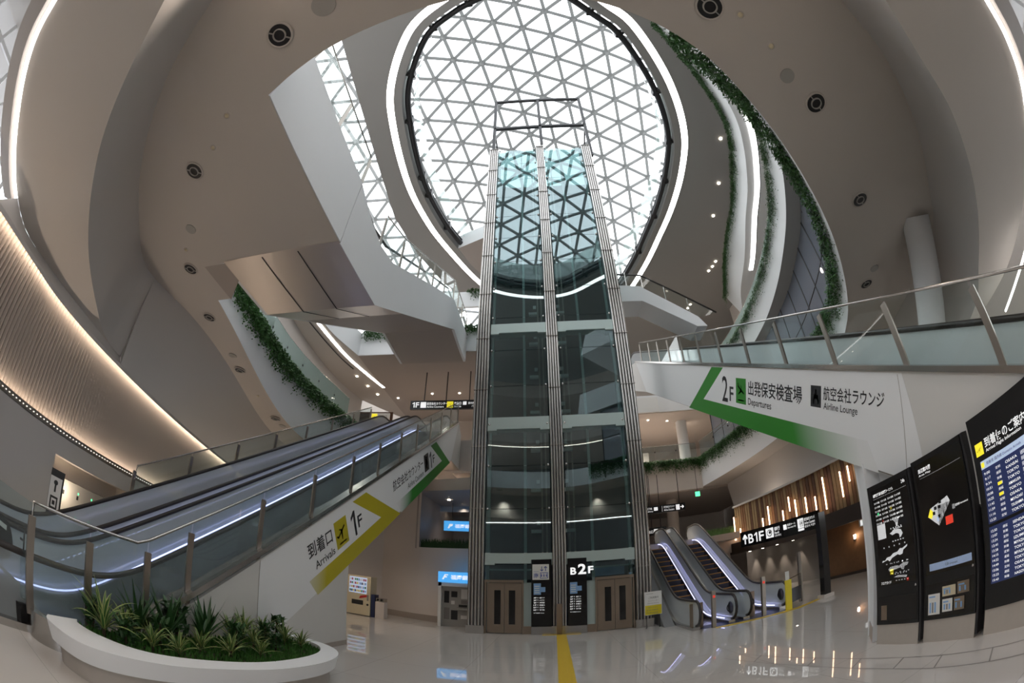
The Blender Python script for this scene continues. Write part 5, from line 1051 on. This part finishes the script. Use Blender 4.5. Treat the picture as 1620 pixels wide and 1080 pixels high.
# spots added without fixtures to brighten the hall; gallery ones back the recessed spots
def lamp(loc, e, col=(1,.83,.68), size=R(130), soft=.25, aim=None):
    l = bpy.data.lights.new('hall_fill_spot', 'SPOT'); l.energy = e; l.color = col; l.spot_size = size; l.spot_blend = .8; l.shadow_soft_size = soft
    o = bpy.data.objects.new('hall_fill_spot', l); COL.objects.link(o); o.location = loc
for x, y, e in ((-3.5,-.6,260),(3.2,-.6,260),(0,-4,350)): lamp((x,y,7.9 if y > -2 else 6.4), e)
for x, y, z, e in ((-6,20.5,7.2,300),(6.5,24,7.4,700),(6,16.5,9.9,0),(11,24,7.4,500),(-7.4,15.2,4.6,200)):
    if e: lamp((x,y,z), e)
for x, y, z, e in ((-7,25,13.6,500),(-11.5,20,13.6,250),(7,33,13.6,900),(11,33,13.6,500),(13,27,23.0,900),(9.5,30,23.0,700),(-4.6,22,5.8,40)): lamp((x,y,z), e)

nl = bpy.data.lights.new('niche_fill_light','POINT'); nl.energy = 32; nl.color = (1,.82,.62); nl.shadow_soft_size = .15; no_ = bpy.data.objects.new('niche_fill_light', nl); COL.objects.link(no_); no_.location = (-10.85,5.3,1.7)  # unseen point light added in mid-niche to brighten its reveal
# ================================================================== PLANTS
pt = tag(empty('planter', (-4,4.5,0), 'low white curved planter box at the foot of the left escalator cladding', 'planter'))
orim = cr([(-4.70,2.05,.5),(-4.50,1.98,.5),(-4.0,2.2,.5),(-3.66,3.0,.5),(-3.46,3.85,.5),(-3.24,4.85,.5),(-3.2,5.95,.5),(-3.45,6.75,.5),(-4.0,7.2,.5),(-4.88,7.3,.5)], 8)
irim = cr([(-4.72,2.5,.5),(-4.58,2.45,.5),(-4.3,2.6,.5),(-3.95,3.05,.5),(-3.7,3.9,.5),(-3.5,4.85,.5),(-3.5,5.9,.5),(-3.68,6.55,.5),(-4.05,6.92,.5),(-4.88,7.0,.5)], 8)
mb = MB(); mb.strip(orim, setz(irim,.52)); mb.strip(setz(orim,.5), setz([p+(V(-4.6,4.5,p.z)-p).normalized()*.06 for p in orim],.27)); mb.strip(setz(irim,.52), setz(irim,.3)); mb.build('rim', M['white_paint'], pt)
bs = [p+(V(-4.6,4.5,p.z)-p).normalized()*.18 for p in orim]; mb = MB(); mb.strip(setz(bs,.27), setz(bs,0)); mb.build('plinth', M['plinth_stone'], pt)
so = setz(irim,.43); mb = MB(); mb.add(so, [tuple(range(len(so)))]); mb.build('soil', M['soil'], pt)
# ground-cover moss: dense tufts
from mathutils.geometry import intersect_point_tri_2d
def inside(x, y):
    c_ = False; n = len(irim); j = n-1
    for i in range(n):
        a, b_ = irim[i], irim[j]
        if (a.y > y) != (b_.y > y) and x < (b_.x-a.x)*(y-a.y)/(b_.y-a.y)+a.x: c_ = not c_
        j = i
    return c_
random.seed(11); mb = MB()
for k in range(5200):
    x, y = random.uniform(-4.9,-3.45), random.uniform(2.3,7.0)
    if not inside(x, y): continue
    h_ = random.uniform(.04,.11); a = random.uniform(0,6.28); w_ = .018; dx, dy = math.cos(a)*w_, math.sin(a)*w_; z0 = .43
    mb.add([(x-dx,y-dy,z0),(x+dx,y+dy,z0),(x+random.uniform(-.04,.04),y+random.uniform(-.04,.04),z0+h_)],[(0,1,2)])
tag(mb.build('moss', M['moss']), 'short green ground cover between the planter plants', 'ground cover', kind='stuff')
def blade(mb, base, az, L, w0, lift, droop, mi, stripe=None, n=6):
    d = V(math.cos(az), math.sin(az), 0); sd = V(-d.y, d.x, 0); P = []
    for k in range(n+1):
        t = k/n; P.append(base + d*(L*t*math.cos(lift)) + V(0,0,L*(t*math.sin(lift) - droop*t*t)))
    prev = None
    for k, p in enumerate(P):
        t = k/n; w_ = w0*(.55+.9*t if t < .4 else (1-t)/.6*.91+.0) ; w_ = max(w_, .0015)
        row = [p - sd*w_ + V(0,0,w_*.35), p - sd*w_*.62 + V(0,0,w_*.15), p, p + sd*w_*.62 + V(0,0,w_*.15), p + sd*w_ + V(0,0,w_*.35)]
        if prev:
            o = len(mb.v); mb.v += [tuple(v) for v in prev+row]
            for q in range(4):
                mb.f.append((o+q,o+q+1,o+5+q+1,o+5+q)); mb.m.append(stripe if (stripe is not None and q in (0,3)) else mi); mb.sm.append(True)
        prev = row
def rosette(kind, seed):
    random.seed(seed); r_ = empty(('striped_plant','spear_plant','bushy_plant')[kind], (0,0,0)); mb = MB()
    if kind == 0:
        for k in range(26): blade(mb, V(0,0,.04+.004*k), k*2.4+random.uniform(-.3,.3), random.uniform(.34,.52), .02, random.uniform(.5,1.35), random.uniform(.25,.6), 0, 1)
    elif kind == 1:
        for k in range(17): blade(mb, V(0,0,.05), k*2.4+random.uniform(-.3,.3), random.uniform(.40,.62), .026, random.uniform(.75,1.4), random.uniform(.05,.3), 0, 0)
    else:
        for k in range(70):
            b_ = V(random.uniform(-.1,.1),random.uniform(-.1,.1),random.uniform(.05,.32)); blade(mb, b_, random.uniform(0,6.28), random.uniform(.12,.2), .028, random.uniform(.1,1.2), .3, 0, 0, 4)
    mb.build('foliage', [M['leaf_mid' if kind == 0 else 'leaf_dark'], M['leaf_cream']], r_); MB().tube([(0,0,-.02),(0,0,.16 if kind < 2 else .3)], .018, 6).build('stem', M['soil'], r_)
    return r_
prot = [rosette(0,1), rosette(1,2), rosette(2,3)]; used = [0,0,0]; cnt = [0,0,0]
spots_ = [(-4.45,2.75,0,1.25),(-4.72,2.75,2,.9),(-4.25,2.95,2,.8),(-4.55,3.15,0,.9),(-4.15,3.3,0,.8),(-4.7,3.5,1,1.1),(-4.3,3.55,2,.9),(-3.98,3.6,0,.75),(-4.55,3.9,1,1.2),(-4.1,4.1,0,.8),(-4.75,4.25,2,1.2),(-4.4,4.45,1,1.0),(-3.9,4.5,0,.8),(-4.65,4.8,1,1.15),(-4.15,4.9,2,1.0),(-3.85,5.1,0,.7),(-4.6,5.3,0,1.0),(-4.25,5.45,0,.8),(-4.7,5.75,0,1.05),(-4.35,5.9,2,.9),(-4.0,5.7,2,.7),(-4.65,6.2,0,.95),(-4.3,6.4,0,.85),(-4.65,6.65,2,1.0),(-4.0,6.45,0,.75)]
tw_ = [sum(1 for s_ in spots_ if s_[2] == k) for k in range(3)]
kn = ('green and cream striped-leaf plant','dark spear-leaved plant','bushy dark green plant'); gn = ('striped plants in the planter','spear plants in the planter','bushy plants in the planter')
random.seed(21)
for (x, y, k, s_) in spots_:
    lb = f'{kn[k]} in the white planter, {ORD[cnt[k]]} from the near end'
    if used[k]: o = copy_tree(prot[k], (x,y,.43), lb)
    else: o = prot[k]; used[k] = 1; o.location = (x,y,.43)
    tag(o, lb, 'plant', gn[k]); o.scale = (s_*1.25,s_*1.25,s_*1.3); o.rotation_euler = (0,0,random.uniform(0,6.28)); cnt[k] += 1

# hanging greenery along the gallery edges
def hang(curve, label, n, drop=.55, spread=.16, out=-1, leaf=.075, seed=1, rise=.12):
    random.seed(seed); P = resamp(curve, 400); O_ = offs(P, .04*out); mb = MB()
    strands = n//14
    for s_ in range(strands):
        i = random.randrange(400); p = O_[i]; t = (P[min(i+1,399)]-P[max(i-1,0)]).normalized(); nr = (O_[i]-P[i]).normalized()
        Ls = drop*random.betavariate(1.6,2.2)*1.3; q0 = p + nr*random.uniform(-.05,spread) + V(0,0,random.uniform(-.02,rise))
        for k in range(14):
            f = k/13; q = q0 + V(0,0,-Ls*f) + nr*(.06*math.sin(f*3)+random.uniform(-.05,.05)) + t*random.uniform(-.07,.07)
            a, b_ = random.uniform(0,6.28), random.uniform(-.6,.9); l_ = leaf*random.uniform(.6,1.25)
            d = V(math.cos(a)*math.cos(b_), math.sin(a)*math.cos(b_), -math.sin(b_)-.2).normalized(); s2 = d.orthogonal().normalized()*l_*.33
            mb.add([q, q+d*l_*.5+s2, q+d*l_, q+d*l_*.5-s2],[(0,1,2,3)])
    tag(mb.build('hanging_ivy', M['ivy_leaf']), label, 'hanging plants', kind='stuff')
# 'out' points towards the opening (away from the gallery)
hang(setz(I_front[58:], 9.72), 'thick band of hanging greenery along the lowest right gallery edge', 30000, 1.0, .20, 1, .10, 1)
hang(Bt[14:], 'band of hanging greenery along the middle right gallery edge', 22000, .75, .10, 1, .08, 2)
hang(Ct[8:], 'band of hanging greenery along the top right gallery edge', 18000, .75, .10, 1, .09, 3)
hang(setz(I_left,9.72)[::-1], 'band of hanging greenery along the left gallery edge above the long escalators', 13000, .8, .18, -1, .11, 4)
hang([V(-10.6,19.7,15.27),V(-9.0,19.7,15.27),V(-7.4,19.7,15.27)], 'short hanging greenery on the white ledge left of the tower', 2400, .6, .1, -1, .1, 5)
hang([V(-4.6,19.68,15.27),V(-3.4,19.68,15.27)], 'short hanging greenery on the ledge close to the tower, lower one', 900, .6, .1, -1, .1, 6)
hang([V(-5.0,21.9,19.6),V(-3.4,21.9,19.6)], 'short hanging greenery high beside the tower, upper one', 900, .6, .1, -1, .1, 7)
mb = MB(); mb.box((-6.5,22.0,18.4),(-3.3,22.2,19.6)); struct('wall_third_back', mb, M['white_paint'])
hang([V(3.9,29.45,9.75),V(10.7,29.45,9.75)], 'hanging greenery on the straight balcony edge right of the tower', 6000, .8, .14, -1, .12, 8)
mb = MB(); random.seed(9)
for k in range(900):
    x = random.uniform(-5.7,-3.2); y = 18.6 + (x+5.76)*-.31 + random.uniform(.05,.4); z = 3.35; h_ = random.uniform(.15,.5); a = random.uniform(0,6.28)
    mb.add([(x-.02,y,z),(x+.02,y,z),(x+random.uniform(-.15,.15),y+random.uniform(-.1,.1),z+h_)],[(0,1,2)])
tag(mb.build('ledge_plants', M['leaf_dark']), 'row of dark plants on the sill of the mezzanine opening', 'plants', kind='stuff')
mb = MB()
for k in range(900):
    x = random.uniform(8.0,10.2); y = 23.3+random.uniform(0,.4); z = 3.45; h_ = random.uniform(.15,.6); a = random.uniform(0,6.28)
    mb.add([(x-.025,y,z),(x+.025,y,z),(x+random.uniform(-.15,.15),y+random.uniform(-.1,.1),z+h_)],[(0,1,2)])
tag(mb.build('ledge_plants', M['leaf_mid']), 'plants on the mezzanine ledge behind the short escalators', 'plants', kind='stuff')
mb = MB(); mb.box((7.9,23.2,2.4),(10.3,24.0,3.45)); struct('wall_ledge', mb, M['wall_beige'])
